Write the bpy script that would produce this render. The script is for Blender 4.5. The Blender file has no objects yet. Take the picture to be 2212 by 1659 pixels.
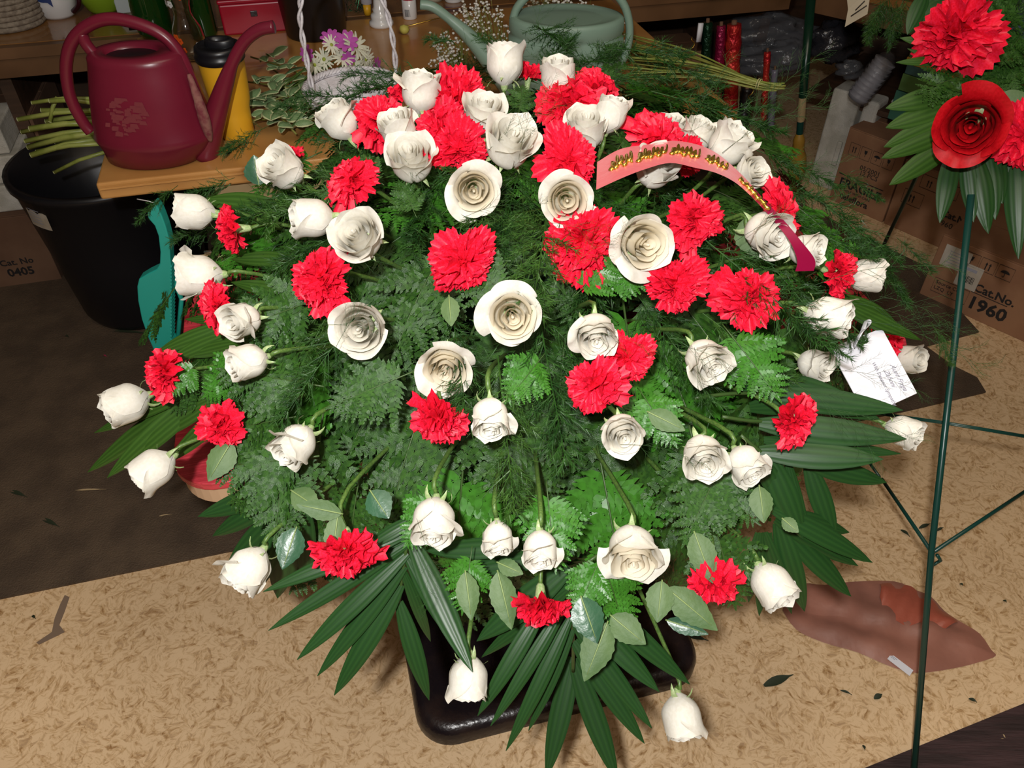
import bpy, math, random
from mathutils import Vector, Matrix, Quaternion
R = random.Random(7)
sc = bpy.context.scene
PI = math.pi
# ---------------------------------------------------------------- camera
CAM = Vector((0, 0, 1.6)); PITCH = math.radians(42); FPX = 1720.0
cd = bpy.data.cameras.new('camera'); cam = bpy.data.objects.new('camera', cd); sc.collection.objects.link(cam)
cam.location = CAM; cam.rotation_euler = (PI/2 - PITCH, 0, 0)
cd.sensor_width = 36; cd.lens = 36*FPX/2212; cd.clip_start = .02
sc.camera = cam
FW = Vector((0, math.cos(PITCH), -math.sin(PITCH))); DN = Vector((0, -math.sin(PITCH), -math.cos(PITCH))); RT = Vector((1, 0, 0))
# ---------------------------------------------------------------- light
w = bpy.data.worlds.new('world'); sc.world = w; w.use_nodes = True
w.node_tree.nodes['Background'].inputs[0].default_value = (1, .8, .6, 1)
w.node_tree.nodes['Background'].inputs[1].default_value = .01
def light(name, kind, loc, energy, color, size, rot=(0, 0, 0)):
    l = bpy.data.lights.new(name, kind); l.energy = energy; l.color = color
    if kind == 'AREA': l.size = size
    else: l.shadow_soft_size = size
    o = bpy.data.objects.new(name, l); sc.collection.objects.link(o); o.location = loc; o.rotation_euler = rot
    return o
light('camera_flash', 'POINT', CAM - FW*.22 - DN*.085 - RT*.075, 84, (1, .985, .97), .02)
light('overhead_fill', 'AREA', (.3, .7, 2.45), 12, (1, .86, .68), 1.3)  # unseen warm overhead fill, added to balance the flash falloff
vs = sc.view_settings; vs.view_transform = 'Standard'; vs.look = 'None'; vs.exposure = 0.0; vs.gamma = 1; vs.use_curve_mapping = False

# ---------------------------------------------------------------- helpers
def ray(px, py): return FW + RT*((px-1106)/FPX) + DN*((py-829.5)/FPX)
def PT(px, py, t): return CAM + ray(px, py)*t
def PZ(px, py, z): r = ray(px, py); return CAM + r*((z-1.6)/r.z)
def PY(px, py, y): r = ray(px, py); return CAM + r*(y/r.y)
A0 = math.radians(14.5)
E1 = Vector((math.cos(A0), math.sin(A0), 0)); E2 = Vector((-math.sin(A0), math.cos(A0), 0)); UP = Vector((0, 0, 1))

MATS = {}
def mat(name, col, rough=.5, metal=0, trans=0, spec=.5, noise=None, bump=None, col2=None, coat=0, glass=0, alpha=1, sheen=0, ramp=(.4, .6), ncoord='Object', stretch=(1, 1, 1)):
    if name in MATS: return MATS[name]
    m = bpy.data.materials.new(name); m.use_nodes = True; nt = m.node_tree; b = nt.nodes['Principled BSDF']
    b.inputs['Base Color'].default_value = (*col, 1); b.inputs['Roughness'].default_value = rough
    b.inputs['Metallic'].default_value = metal; b.inputs['Specular IOR Level'].default_value = spec
    b.inputs['Coat Weight'].default_value = coat; b.inputs['Transmission Weight'].default_value = glass
    b.inputs['Alpha'].default_value = alpha; b.inputs['Sheen Weight'].default_value = sheen
    if noise or bump:
        tc = nt.nodes.new('ShaderNodeTexCoord'); mp = nt.nodes.new('ShaderNodeMapping'); mp.inputs['Scale'].default_value = stretch
        nt.links.new(tc.outputs[ncoord], mp.inputs[0])
    if noise:
        n = nt.nodes.new('ShaderNodeTexNoise'); n.inputs['Scale'].default_value = noise; n.inputs['Detail'].default_value = 5
        nt.links.new(mp.outputs[0], n.inputs[0])
        r = nt.nodes.new('ShaderNodeValToRGB'); r.color_ramp.elements[0].position = ramp[0]; r.color_ramp.elements[1].position = ramp[1]
        r.color_ramp.elements[0].color = (*col, 1); r.color_ramp.elements[1].color = (*(col2 or col), 1)
        nt.links.new(n.outputs[0], r.inputs[0]); nt.links.new(r.outputs[0], b.inputs['Base Color'])
    if bump:
        n2 = nt.nodes.new('ShaderNodeTexNoise'); n2.inputs['Scale'].default_value = bump[0]; n2.inputs['Detail'].default_value = 4
        nt.links.new(mp.outputs[0], n2.inputs[0])
        bp = nt.nodes.new('ShaderNodeBump'); bp.inputs['Strength'].default_value = bump[1]; bp.inputs['Distance'].default_value = .01
        nt.links.new(n2.outputs[0], bp.inputs['Height']); nt.links.new(bp.outputs[0], b.inputs['Normal'])
    if trans:
        t = nt.nodes.new('ShaderNodeBsdfTranslucent'); mx = nt.nodes.new('ShaderNodeMixShader'); mx.inputs[0].default_value = trans
        t.inputs[0].default_value = (*col, 1)
        out = nt.nodes['Material Output']
        nt.links.new(b.outputs[0], mx.inputs[1]); nt.links.new(t.outputs[0], mx.inputs[2]); nt.links.new(mx.outputs[0], out.inputs[0])
    MATS[name] = m; return m

def me(name, V, F, m, smooth=True):
    d = bpy.data.meshes.new(name); d.from_pydata([tuple(v) for v in V], [], F); d.update()
    if m: d.materials.append(m)
    if smooth: d.shade_smooth()
    return d
def obj(name, d, parent=None, M=None):
    o = bpy.data.objects.new(name, d); sc.collection.objects.link(o)
    if parent: o.parent = parent
    if M is not None: o.matrix_local = M
    return o
def tag(o, label=None, cat=None, group=None, kind=None):
    if label: o['label'] = label
    if cat: o['category'] = cat
    if group: o['group'] = group
    if kind: o['kind'] = kind
    return o
def thing(name, label, cat, loc=(0, 0, 0), rz=0, group=None, M=None):
    o = bpy.data.objects.new(name, None); sc.collection.objects.link(o); o.empty_display_size = .02
    if M is not None: o.matrix_world = M
    else: o.location = loc; o.rotation_euler = (0, 0, rz)
    return tag(o, label, cat, group)
class MB:
    def __init__(s): s.V = []; s.F = []
    def add(s, V, F):
        n = len(s.V); s.V += [Vector(v) for v in V]; s.F += [tuple(i+n for i in f) for f in F]; return s
    def grid(s, P):      # P[i][j]
        nj = len(P[0]); V = [p for row in P for p in row]
        return s.add(V, [(i*nj+j, i*nj+j+1, (i+1)*nj+j+1, (i+1)*nj+j) for i in range(len(P)-1) for j in range(nj-1)])
    def box(s, c, d, rz=0, tilt=None):
        q = Matrix.Rotation(rz, 3, 'Z')
        if tilt: q = q @ tilt
        V = [Vector(c)+q @ Vector((x*d[0]/2, y*d[1]/2, z*d[2]/2)) for x in (-1, 1) for y in (-1, 1) for z in (-1, 1)]
        return s.add(V, [(0, 1, 3, 2), (4, 6, 7, 5), (0, 4, 5, 1), (2, 3, 7, 6), (0, 2, 6, 4), (1, 5, 7, 3)])
    def tube(s, P, r, n=8, cap=True, flat=1.0):
        P = [Vector(p) for p in P]; rs = r if isinstance(r, (list, tuple)) else [r]*len(P)
        up = None; V = []
        for i, p in enumerate(P):
            t = (P[min(i+1, len(P)-1)]-P[max(i-1, 0)]).normalized()
            if up is None: up = t.cross(Vector((0, 0, 1)) if abs(t.z) < .9 else Vector((1, 0, 0))).normalized()
            else: up = (up - t*up.dot(t)).normalized()
            b = t.cross(up)
            V += [p+(up*math.cos(2*PI*k/n)+b*math.sin(2*PI*k/n)*flat)*rs[i] for k in range(n)]
        F = [(i*n+k, i*n+(k+1) % n, (i+1)*n+(k+1) % n, (i+1)*n+k) for i in range(len(P)-1) for k in range(n)]
        if cap: F += [tuple(range(n))[::-1], tuple((len(P)-1)*n+k for k in range(n))]
        return s.add(V, F)
    def lathe(s, prof, n=24, c=(0, 0, 0), sx=1, sy=1, off=None):   # prof (r,z)
        c = Vector(c); V = []
        for i, (r, z) in enumerate(prof):
            ox = off[i] if off else 0
            V += [c+Vector((ox+r*sx*math.cos(2*PI*k/n), r*sy*math.sin(2*PI*k/n), z)) for k in range(n)]
        return s.add(V, [(i*n+k, i*n+(k+1) % n, (i+1)*n+(k+1) % n, (i+1)*n+k) for i in range(len(prof)-1) for k in range(n)])
    def prism(s, poly, z0, z1):      # poly list of (x,y) ccw
        n = len(poly); V = [(x, y, z0) for x, y in poly]+[(x, y, z1) for x, y in poly]
        return s.add(V, [tuple(range(n))[::-1], tuple(range(n, 2*n))]+[(k, (k+1) % n, n+(k+1) % n, n+k) for k in range(n)])
    def mesh(s, name, m, smooth=True): return me(name, s.V, s.F, m, smooth)
    def obj(s, name, m, parent=None, smooth=True, bevel=0):
        o = obj(name, s.mesh(name, m, smooth and not bevel), parent)
        if bevel:
            b = o.modifiers.new('b', 'BEVEL'); b.width = bevel; b.segments = 3; b.limit_method = 'ANGLE'
        return o
def spline(P, n=6):
    P = [Vector(p) for p in P]; out = []
    for i in range(len(P)-1):
        a, b, c, d = P[max(i-1, 0)], P[i], P[i+1], P[min(i+2, len(P)-1)]
        for k in range(n):
            t = k/n; out.append(.5*((2*b)+(c-a)*t+(2*a-5*b+4*c-d)*t*t+(3*b-a-3*c+d)*t**3))
    return out+[P[-1]]
def frame(z, x=None, loc=(0, 0, 0), s=1.0):   # matrix with given z axis
    z = Vector(z).normalized(); x = Vector(x) if x is not None else Vector((1, 0, 0))
    x = (x-z*x.dot(z))
    if x.length < 1e-3: x = Vector((0, 1, 0))-z*z.y
    x.normalize(); y = z.cross(x)
    return Matrix.Translation(loc) @ Matrix(((x.x, y.x, z.x, 0), (x.y, y.y, z.y, 0), (x.z, y.z, z.z, 0), (0, 0, 0, 1))) @ Matrix.Scale(s, 4)
def text(body, size, m, M, parent, name='lettering', align='LEFT', shear=0, ext=.0002, bold=0):
    c = bpy.data.curves.new('t', 'FONT'); c.body = body; c.size = size; c.align_x = align; c.shear = shear; c.extrude = ext; c.resolution_u = 2; c.offset = bold
    o = bpy.data.objects.new('t', c); sc.collection.objects.link(o)
    dg = bpy.context.evaluated_depsgraph_get(); d = bpy.data.meshes.new_from_object(o.evaluated_get(dg))
    bpy.data.objects.remove(o); d.materials.clear(); d.materials.append(m)
    return obj(name, d, parent, M)
# ---------------------------------------------------------------- materials
def floor_mat():
    m = bpy.data.materials.new('floor_tan'); m.use_nodes = True; nt = m.node_tree; N = nt.nodes.new; L = nt.links.new; b = nt.nodes['Principled BSDF']
    tc = N('ShaderNodeTexCoord')
    nd = N('ShaderNodeTexNoise'); nd.inputs['Scale'].default_value = 22; L(tc.outputs['Object'], nd.inputs[0])
    add = N('ShaderNodeVectorMath'); add.operation = 'MULTIPLY_ADD'; add.inputs[1].default_value = (.035, .035, .035); L(nd.outputs['Color'], add.inputs[0]); L(tc.outputs['Object'], add.inputs[2])
    cur = None
    for k, (vs_, st) in enumerate(((28, 84), (40, 150))):
        v = N('ShaderNodeTexVoronoi'); v.inputs['Scale'].default_value = vs_; L(add.outputs[0], v.inputs['Vector'])
        sp = N('ShaderNodeSeparateColor'); L(v.outputs['Color'], sp.inputs[0])
        mu = N('ShaderNodeMath'); mu.operation = 'MULTIPLY'; mu.inputs[1].default_value = 6.28; L(sp.outputs[0], mu.inputs[0])
        ro = N('ShaderNodeVectorRotate'); ro.rotation_type = 'Z_AXIS'; L(add.outputs[0], ro.inputs['Vector']); L(mu.outputs[0], ro.inputs['Angle'])
        mp = N('ShaderNodeMapping'); mp.inputs['Scale'].default_value = (1, .16, 1); L(ro.outputs[0], mp.inputs[0])
        n = N('ShaderNodeTexNoise'); n.inputs['Scale'].default_value = st; n.inputs['Detail'].default_value = 5; n.inputs['Roughness'].default_value = .65; L(mp.outputs[0], n.inputs[0])
        r = N('ShaderNodeValToRGB'); e = r.color_ramp.elements
        e[0].position = .34; e[0].color = (.26, .12, .035, 1); e[1].position = .50; e[1].color = (.80, .57, .335, 1)
        x = e.new(.43); x.color = (.58, .365, .17, 1)
        L(n.outputs[0], r.inputs[0])
        if cur is None: cur = r
        else:
            mx = N('ShaderNodeMix'); mx.data_type = 'RGBA'; mx.blend_type = 'MIX'; mx.inputs[0].default_value = .45
            L(cur.outputs[0], mx.inputs[6]); L(r.outputs[0], mx.inputs[7]); cur = mx
    big = N('ShaderNodeTexNoise'); big.inputs['Scale'].default_value = 2.2; L(tc.outputs['Object'], big.inputs[0])
    mr = N('ShaderNodeMapRange'); mr.inputs[1].default_value = .3; mr.inputs[2].default_value = .7; mr.inputs[3].default_value = .86; mr.inputs[4].default_value = 1.05; L(big.outputs[0], mr.inputs[0])
    fin = N('ShaderNodeMix'); fin.data_type = 'RGBA'; fin.blend_type = 'MULTIPLY'; fin.inputs[0].default_value = 1
    L(cur.outputs[2], fin.inputs[6]); L(mr.outputs[0], fin.inputs[7]); L(fin.outputs[2], b.inputs['Base Color'])
    b.inputs['Roughness'].default_value = .55; b.inputs['Specular IOR Level'].default_value = .3
    return m
def wood(name, c1, c2, sc_=6, rough=.35, stretch=(1, 14, 14), coat=0):
    return mat(name, c1, rough, noise=sc_, col2=c2, stretch=stretch, coat=coat, ramp=(.35, .65), bump=(sc_, .12))
M_floor = floor_mat()
M_mat = mat('mat_brown', (.075, .048, .028), .75, noise=9, col2=(.11, .072, .042), bump=(260, .5))
M_mat2 = mat('mat_dark', (.03, .016, .015), .8, noise=60, col2=(.06, .03, .03), stretch=(.1, 1, 1), bump=(200, .5))
M_wall = wood('panel_brown', (.045, .024, .013), (.08, .04, .022), 3, .5)
M_ceil = mat('ceiling', (.35, .3, .24), .9)
M_oak = wood('oak_top', (.42, .19, .05), (.55, .28, .085), 5, .3, (1, 1, 1), .3)
M_shelfwood = wood('counter_wood', (.10, .048, .02), (.17, .085, .038), 5, .4, (1, 1, 1))
M_counter = wood('counter_top', (.20, .085, .025), (.30, .14, .04), 4, .16, (1, 1, 1), .3)
M_red_vinyl = mat('red_vinyl', (.42, .028, .04), .42, noise=180, col2=(.60, .05, .07), stretch=(.05, 1, 1), bump=(400, .15))
M_rosewhite = mat('rose_white', (.80, .775, .70), .55, trans=.28, noise=14, col2=(.75, .72, .63), bump=(30, .05), spec=.25)
M_rosecream = mat('rose_cream', (.82, .76, .62), .55, trans=.38, spec=.2)
M_carn = mat('carnation_red', (.76, .006, .026), .5, trans=.14, noise=30, col2=(.86, .016, .06), spec=.35)
M_redrose = mat('rose_red', (.42, .002, .006), .5, noise=20, col2=(.5, .004, .01), spec=.3)
M_calyx = mat('calyx_green', (.22, .33, .12), .5, noise=25, col2=(.34, .40, .20))
M_stem = mat('stem_green', (.05, .105, .02), .45, noise=20, col2=(.09, .16, .03))
M_fern = mat('leatherleaf', (.018, .058, .010), .30, trans=.08, noise=9, col2=(.036, .105, .014), spec=.42, bump=(90, .3))
M_fern2 = mat('leatherleaf_light', (.034, .125, .012), .38, trans=.12, noise=9, col2=(.045, .18, .016), spec=.3)
M_tree = mat('tree_fern', (.010, .040, .007), .5, noise=11, col2=(.022, .072, .010), spec=.3)
M_tree2 = mat('tree_fern_light', (.022, .066, .010), .5, noise=11, col2=(.040, .10, .014), spec=.3)
M_rachis = mat('rachis', (.035, .075, .014), .5)
def palm_mat(name, c1, c2):
    m = mat(name, c1, .42, trans=.08, spec=.4); nt = m.node_tree; N = nt.nodes.new; L = nt.links.new; b = nt.nodes['Principled BSDF']
    tc = N('ShaderNodeUVMap'); wv = N('ShaderNodeTexWave'); wv.bands_direction = 'X'; wv.inputs['Scale'].default_value = 1.3; wv.inputs['Distortion'].default_value = .6
    L(tc.outputs[0], wv.inputs[0]); r = N('ShaderNodeValToRGB'); r.color_ramp.elements[0].color = (*c1, 1); r.color_ramp.elements[1].color = (*c2, 1); r.color_ramp.elements[0].position = .2
    L(wv.outputs[0], r.inputs[0]); L(r.outputs[0], b.inputs['Base Color'])
    bp = N('ShaderNodeBump'); bp.inputs['Strength'].default_value = .15; bp.inputs['Distance'].default_value = .002; L(wv.outputs[0], bp.inputs['Height']); L(bp.outputs[0], b.inputs['Normal'])
    return m
M_palm = palm_mat('palm_green', (.012, .048, .010), (.017, .062, .012))
M_palm2 = palm_mat('palm_green_light', (.025, .070, .008), (.04, .10, .013))
M_leaf = mat('rose_leaf', (.055, .11, .033), .6, trans=.08, noise=25, col2=(.08, .14, .045), bump=(60, .2))
M_leafd = mat('rose_leaf_dark', (.022, .07, .035), .35, noise=25, col2=(.03, .09, .045), bump=(60, .2))
M_vein = mat('leaf_vein', (.17, .24, .08), .5)
M_black = mat('black_plastic', (.008, .008, .01), .35)
M_base = mat('black_metal', (.010, .007, .009), .26, noise=14, col2=(.028, .016, .013), ramp=(.45, .7), bump=(120, .12))
M_maroon = mat('maroon_plastic', (.17, .012, .03), .3, noise=7, col2=(.15, .010, .026), bump=(40, .02))
M_dirt = mat('dried_scale', (.26, .11, .09), .9, noise=60, col2=(.17, .03, .04))
M_yellow = mat('yellow_plastic', (.80, .42, .02), .38)
M_teal = mat('teal_plastic', (.012, .34, .27), .35, noise=5, col2=(.02, .40, .33))
M_sage = mat('sage_plastic', (.20, .30, .235), .38)
M_wick = mat('white_wicker', (.62, .58, .60), .45, noise=30, col2=(.72, .70, .74), bump=(80, .3))
M_easel = mat('green_wire', (.006, .045, .035), .3)
M_card = mat('white_card', (.80, .80, .86), .6)
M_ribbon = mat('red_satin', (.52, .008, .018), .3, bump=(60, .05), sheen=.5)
M_gold = mat('gold_foil', (.62, .40, .07), .25, metal=.9)
M_wired = mat('silver_ribbon', (.75, .75, .78), .25, metal=.3)
M_ink = mat('ink_black', (.012, .010, .010), .7)
M_greyink = mat('ink_grey', (.30, .30, .36), .7)
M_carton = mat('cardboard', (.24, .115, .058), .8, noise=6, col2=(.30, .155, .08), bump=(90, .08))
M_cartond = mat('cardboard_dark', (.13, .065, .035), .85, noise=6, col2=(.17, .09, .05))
M_foam = mat('white_foam', (.58, .56, .50), .85, noise=12, col2=(.42, .40, .34), bump=(200, .3))
M_white = mat('white_glaze', (.72, .72, .72), .2, coat=.4)
M_lime = mat('lime_ceramic', (.22, .36, .02), .25)
M_blue = mat('blue_glaze', (.02, .045, .16), .3)
M_glass = mat('clear_glass', (.93, .95, .93), .03, glass=1, spec=.5)
M_gglass = mat('green_glass', (.03, .20, .03), .05, glass=.85)
M_pet = mat('foil_petal_orange', (.65, .09, .01), .4)
M_redbox = mat('red_metal', (.34, .003, .02), .35)
M_tinsel = mat('green_tinsel', (.01, .12, .05), .2, metal=.7)
M_redfoil = mat('red_foil', (.45, .01, .02), .3, metal=.55, bump=(60, .8), noise=30, col2=(.65, .05, .03))
M_magfoil = mat('magenta_foil', (.25, .005, .05), .3, metal=.5, bump=(60, .8))
M_grnfoil = mat('green_foil', (.005, .035, .015), .3, metal=.6, bump=(60, .8))
M_cel = mat('cellophane', (.12, .13, .15), .18, bump=(25, 1.0), alpha=.4, spec=.8)
M_pinkcloth = mat('red_tissue', (.30, .13, .095), .45, noise=7, col2=(.40, .17, .12), bump=(14, .5), alpha=.9)
M_daisy = mat('daisy_white', (.74, .74, .58), .6, trans=.1)
M_purple = mat('purple_petal', (.48, .08, .40), .6, trans=.1)
M_gyp = mat('gypsophila_white', (.66, .64, .58), .7)
M_varieg = mat('variegated_leaf', (.12, .22, .09), .4, noise=30, col2=(.20, .30, .14))
M_varedge = mat('variegated_edge', (.50, .55, .30), .45)
M_stalk = mat('yellow_green_stalk', (.20, .25, .04), .4, noise=20, col2=(.32, .36, .09))
M_thinstalk = mat('olive_stalk', (.16, .17, .03), .5, noise=20, col2=(.24, .25, .05))
M_tan = mat('tan_paper', (.44, .32, .17), .8, noise=8, col2=(.36, .26, .13))
M_mustard = mat('mustard_wood', (.34, .19, .025), .4)
M_steel = mat('steel', (.7, .7, .7), .2, metal=1)
M_litter = mat('leaf_litter', (.02, .03, .012), .7)
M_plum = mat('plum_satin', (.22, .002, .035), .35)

# ---------------------------------------------------------------- room
def struct(name, mb, m, smooth=False): return tag(mb.obj(name, m, None, smooth), kind='structure')
def LOC(u, v, z=0): return E1*u + E2*v + UP*z      # room frame
struct('floor', MB().grid([[LOC(u, v, 0) for u in (-2.6, 2.8)] for v in (-1.8, 4.0)]), M_floor)
def boxuv(mb, u0, u1, v0, v1, z0, z1): return mb.box(LOC((u0+u1)/2, (v0+v1)/2, (z0+z1)/2), (abs(u1-u0), abs(v1-v0), abs(z1-z0)), A0)
struct('wall_back', boxuv(MB(), -2.7, 2.9, 4.0, 4.1, 0, 2.5), M_wall)
struct('wall_front', boxuv(MB(), -2.7, 2.9, -1.9, -1.8, 0, 2.5), M_wall)
struct('wall_left', boxuv(MB(), -2.7, -2.6, -1.8, 4.0, 0, 2.5), M_wall)
struct('wall_right', boxuv(MB(), 2.8, 2.9, -1.8, 4.0, 0, 2.5), M_wall)
struct('ceiling', boxuv(MB(), -2.7, 2.9, -1.9, 4.1, 2.5, 2.6), M_ceil)
def polyobj(name, pix, m, z, label, cat):
    pts = [PZ(x, y, z) for x, y in pix]; pts = [(p.x, p.y) for p in pts]
    ar = sum(pts[i][0]*pts[(i+1) % len(pts)][1]-pts[(i+1) % len(pts)][0]*pts[i][1] for i in range(len(pts)))
    if ar < 0: pts = pts[::-1]
    return tag(MB().prism(pts, .0005, z).obj(name, m, None, False), label, cat)
polyobj('floor_mat', [(-700, 1440), (-20, 1296), (480, 1193), (1960, 886), (2130, 846), (2111, 815), (2057, 788), (2000, 747), (2115, 716), (2060, 655), (2000, 575), (1870, 512), (1735, 440), (1500, 330), (-700, 230)], M_mat, .006,
        'dark brown floor mat running under the tables from left to right', 'mat')
polyobj('ribbed_mat', [(1860, 1662), (2230, 1512), (2500, 1400), (2500, 1800), (1700, 1800)], M_mat2, .008, 'dark ribbed mat at the bottom right corner of the floor', 'mat')

# counter against the back wall, with fascia; and its angled right wing
t = thing('back_counter', 'long brown wooden counter with thick front edge along the back', 'counter', LOC(0, 2.79, 0), A0)
cnt = lambda mb, u0, u1, v0, v1, z0, z1: mb.box(((u0+u1)/2, (v0+v1)/2-2.79, (z0+z1)/2), (u1-u0, v1-v0, z1-z0))
cnt(MB(), -2.5, 1.78, 2.79, 3.9, .72, .75).obj('countertop', M_counter, t, False)
cnt(MB(), -2.5, 1.78, 2.76, 2.79, .715, .748).obj('edge_strip', M_shelfwood, t, False)
cnt(MB(), -2.5, 1.78, 2.775, 2.80, .655, .714).obj('fascia', M_shelfwood, t, False)
cnt(MB(), -2.5, 1.78, 3.5, 3.53, 0, .72).obj('back_panel', M_wall, t, False)
cnt(MB(), .95, 1.75, 2.95, 3.5, .30, .32).obj('shelf', M_wall, t, False)
for u in (-.95, 1.72): cnt(MB(), u, u+.04, 2.85, 3.5, 0, .72).obj('side_panel', M_wall, t, False)
WA = PZ(1752, 4, .69); WB = PZ(1975, 53, .69); WD = (WB-WA); WD.z = 0; WD.normalize(); WN = Vector((-WD.y, WD.x, 0)); WN = WN if WN.y > 0 else -WN
t = thing('corner_counter', 'brown counter wing meeting the back counter at an angle, shelf beneath', 'counter', (WA.x, WA.y, 0), math.atan2(WD.y, WD.x))
MB().box((.55, .32, .735), (1.1, .6, .03)).obj('countertop', M_counter, t, False)
MB().box((.55, .01, .69), (1.1, .03, .065)).obj('fascia', M_shelfwood, t, False)
MB().box((.57, .34, .345), (1.06, .55, .02)).obj('shelf', M_wall, t, False)
MB().box((.57, .63, .36), (1.1, .02, .72)).obj('back_panel', M_wall, t, False)

# work table in front of the counter
TF = PZ(205, 400, .75); TR = PZ(1597, 245, .75)
tu = (TR-TF).normalized(); ta = math.atan2(tu.y, tu.x); TW = (TR-TF).length
t = thing('work_table', 'honey-coloured wooden work table holding watering cans and cut greenery', 'table', (TF.x, TF.y, 0), ta)
MB().box((TW/2, .49, .730), (TW, .97, .040)).obj('tabletop', M_oak, t, bevel=.006)
MB().box((TW/2, -.001, .739), (TW-.012, .004, .005)).obj('edge_bead', M_oak, t, bevel=.001)
o = MB().box((TW/2+.05, .05, .665), (TW-.38, .02, .085)).obj('apron', M_tan, t, False)
for x, y in ((.27, .18), (TW-.12, .18), (.27, .9), (TW-.12, .9)): MB().box((x, y, .36), (.06, .06, .72)).obj('leg', M_cartond, t, False)
MB().box((.44, .17, .48), (.30, .02, .12)).obj('stretcher', M_tan, t, False)
def table(x, y): return Matrix.Translation((TF.x, TF.y, 0)) @ Matrix.Rotation(ta, 4, 'Z') @ Vector((x, y, .75))

# red-topped pedestal table under the spray
def rounded(w, h, r, n=8):
    P = []
    for cx, cy, a in ((w-r, h-r, 0), (r, h-r, PI/2), (r, r, PI), (w-r, r, 1.5*PI)):
        P += [(cx+r*math.cos(a+PI/2*k/n), cy+r*math.sin(a+PI/2*k/n)) for k in range(n+1)]
    return P
t = thing('pedestal_table', 'red vinyl-topped pedestal table with rounded corners and square black base under the spray', 'table', (-.49, .745, 0), A0)
MB().prism(rounded(1.24, .56, .07), .706, .72).obj('tabletop', M_red_vinyl, t, bevel=.002)
MB().prism([(x*.992+.005, y*.985+.004) for x, y in rounded(1.24, .56, .07)], .672, .705).obj('wooden_edge', mat('edge_wood', (.55, .36, .22), .5), t, bevel=.002)
MB().lathe([(.11, .06), (.06, .10), (.045, .2), (.045, .6), (.06, .66), (.16, .672)], 20, (.60, .27, 0)).obj('column', M_base, t)
# base: rounded square with a raised rolled rim
bc = PZ(912, 1628, .0); inv = t.matrix_basis.inverted() if False else (Matrix.Translation((-.49, .745, 0)) @ Matrix.Rotation(A0, 4, 'Z')).inverted()
bl = inv @ bc; BW, BD = .61, .60; rings = []
for ins, z in ((.0, .0), (.0, .022), (.004, .034), (.014, .043), (.028, .046), (.05, .043), (.075, .036), (.12, .034), (.22, .04)):
    rr = max(.075-ins*.6, .02); rings.append([Vector((bl.x+ins+x, bl.y+ins+y, z)) for x, y in rounded(BW-2*ins, BD-2*ins, rr)])
mb = MB(); n = len(rings[0])
mb.add([v for r_ in rings for v in r_], [(i*n+k, i*n+(k+1) % n, (i+1)*n+(k+1) % n, (i+1)*n+k) for i in range(len(rings)-1) for k in range(n)]+[tuple((len(rings)-1)*n+k for k in range(n))])
mb.obj('base', M_base, t)
# ---------------------------------------------------------------- flower meshes
def rose_parts(seed, open_=0.5):
    q = random.Random(seed)
    def petal(th0, hw, Rm, H, curl, base=.05, pinch=.0, nu=14, nv=10, wob=.015, arc=.2, tip=.0, lean=0):
        P = []; a1, a2 = q.uniform(0, 6.28), q.uniform(0, 6.28); cs = q.uniform(-.5, .5)
        for j in range(nv+1):
            v = j/nv; row = []; wv = min(1, .35+1.5*v)
            r = base+(Rm-base)*math.sin(min(v/.5, 1)*PI/2)**.8
            if v > .5: r -= Rm*pinch*(1-math.cos((v-.5)/.5*PI/2))
            cv = (max(0, v-.62)/.38)**2
            for i in range(nu+1):
                u = -1+2*i/nu; th = th0+u*hw*wv*(1-.12*v*v)
                side = abs(u)**2.5
                rr = r+curl*cv*(1-.35*side)*(1+cs*u)+lean*v*v+wob*math.sin(u*3.2+a1)*v*v+wob*.5*math.sin(u*7+a2)*v**3+.02*side*v
                z = H*v*(1-arc*side*v)-curl*cv*(.35+.5*abs(curl))+tip*cv*math.exp(-(u/.16)**2)
                row.append(Vector((rr*math.cos(th), rr*math.sin(th), z)))
            P.append(row)
        return P
    core = MB(); op = open_
    core.lathe([(.040, .55), (.034, .86), (.020, .92), (0, .935)], 12)
    hr = .05+.0*op
    for k in range(7):
        Rk = .040+.046*k; core.grid(petal(k*2.3+q.uniform(-.4, .4), 2.3-.16*k, Rk, .975-.008*k+q.uniform(-.015, .015)-.03*op*(k < 3), .050+.012*op, pinch=.05, nu=16, nv=10, wob=.010+.002*k, arc=.07, tip=.02))
    for k in range(4):
        core.grid(petal(k*1.57+.4+q.uniform(-.25, .25), 1.15, .365+.012*(k % 2), .935+q.uniform(-.02, .02)-.02*op, .07+.03*op, pinch=.06*(1-op), nu=16, wob=.016, arc=.12, tip=.03))
    petals = []
    for k in range(5):
        flare = q.random() < .55
        c = (q.choice((.12, .16, .27)) if flare else q.uniform(.02, .07))*(1+.15*op)
        petals.append(MB().grid(petal(k*2*PI/5+q.uniform(-.2, .2), q.uniform(.98, 1.2), .432+.012*(k % 3), q.uniform(.84, .97), c, pinch=.10*(1-op), nu=16, nv=12, wob=.012, arc=q.uniform(.16, .30), tip=.09 if flare else .03, lean=.015*op)))
    return core, petals
def sepal_mesh(q, curl):
    P = []
    for j in range(8):
        v = j/7; wd = .11*math.sin(min(1, v*1.6+.15)*PI/2)*(1-v)**.7+.004; a = curl*v
        P.append([Vector((.10+math.sin(a)*v*.36+abs(u)*-.015, u*wd, .06+math.cos(a)*v*.36*(1 if curl < 1.5 else .8))) for u in (-1, -.5, 0, .5, 1)])
    return MB().grid(P)
ROSES = []
for k in range(6):
    c, ps = rose_parts(30+k, (.15, .35, .6, .9, 1.1, .25)[k])
    ROSES.append((c.mesh('bloom_heart', M_rosecream if k in (3, 4) else M_rosewhite), [p.mesh('petal', M_rosewhite) for p in ps]))
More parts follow.
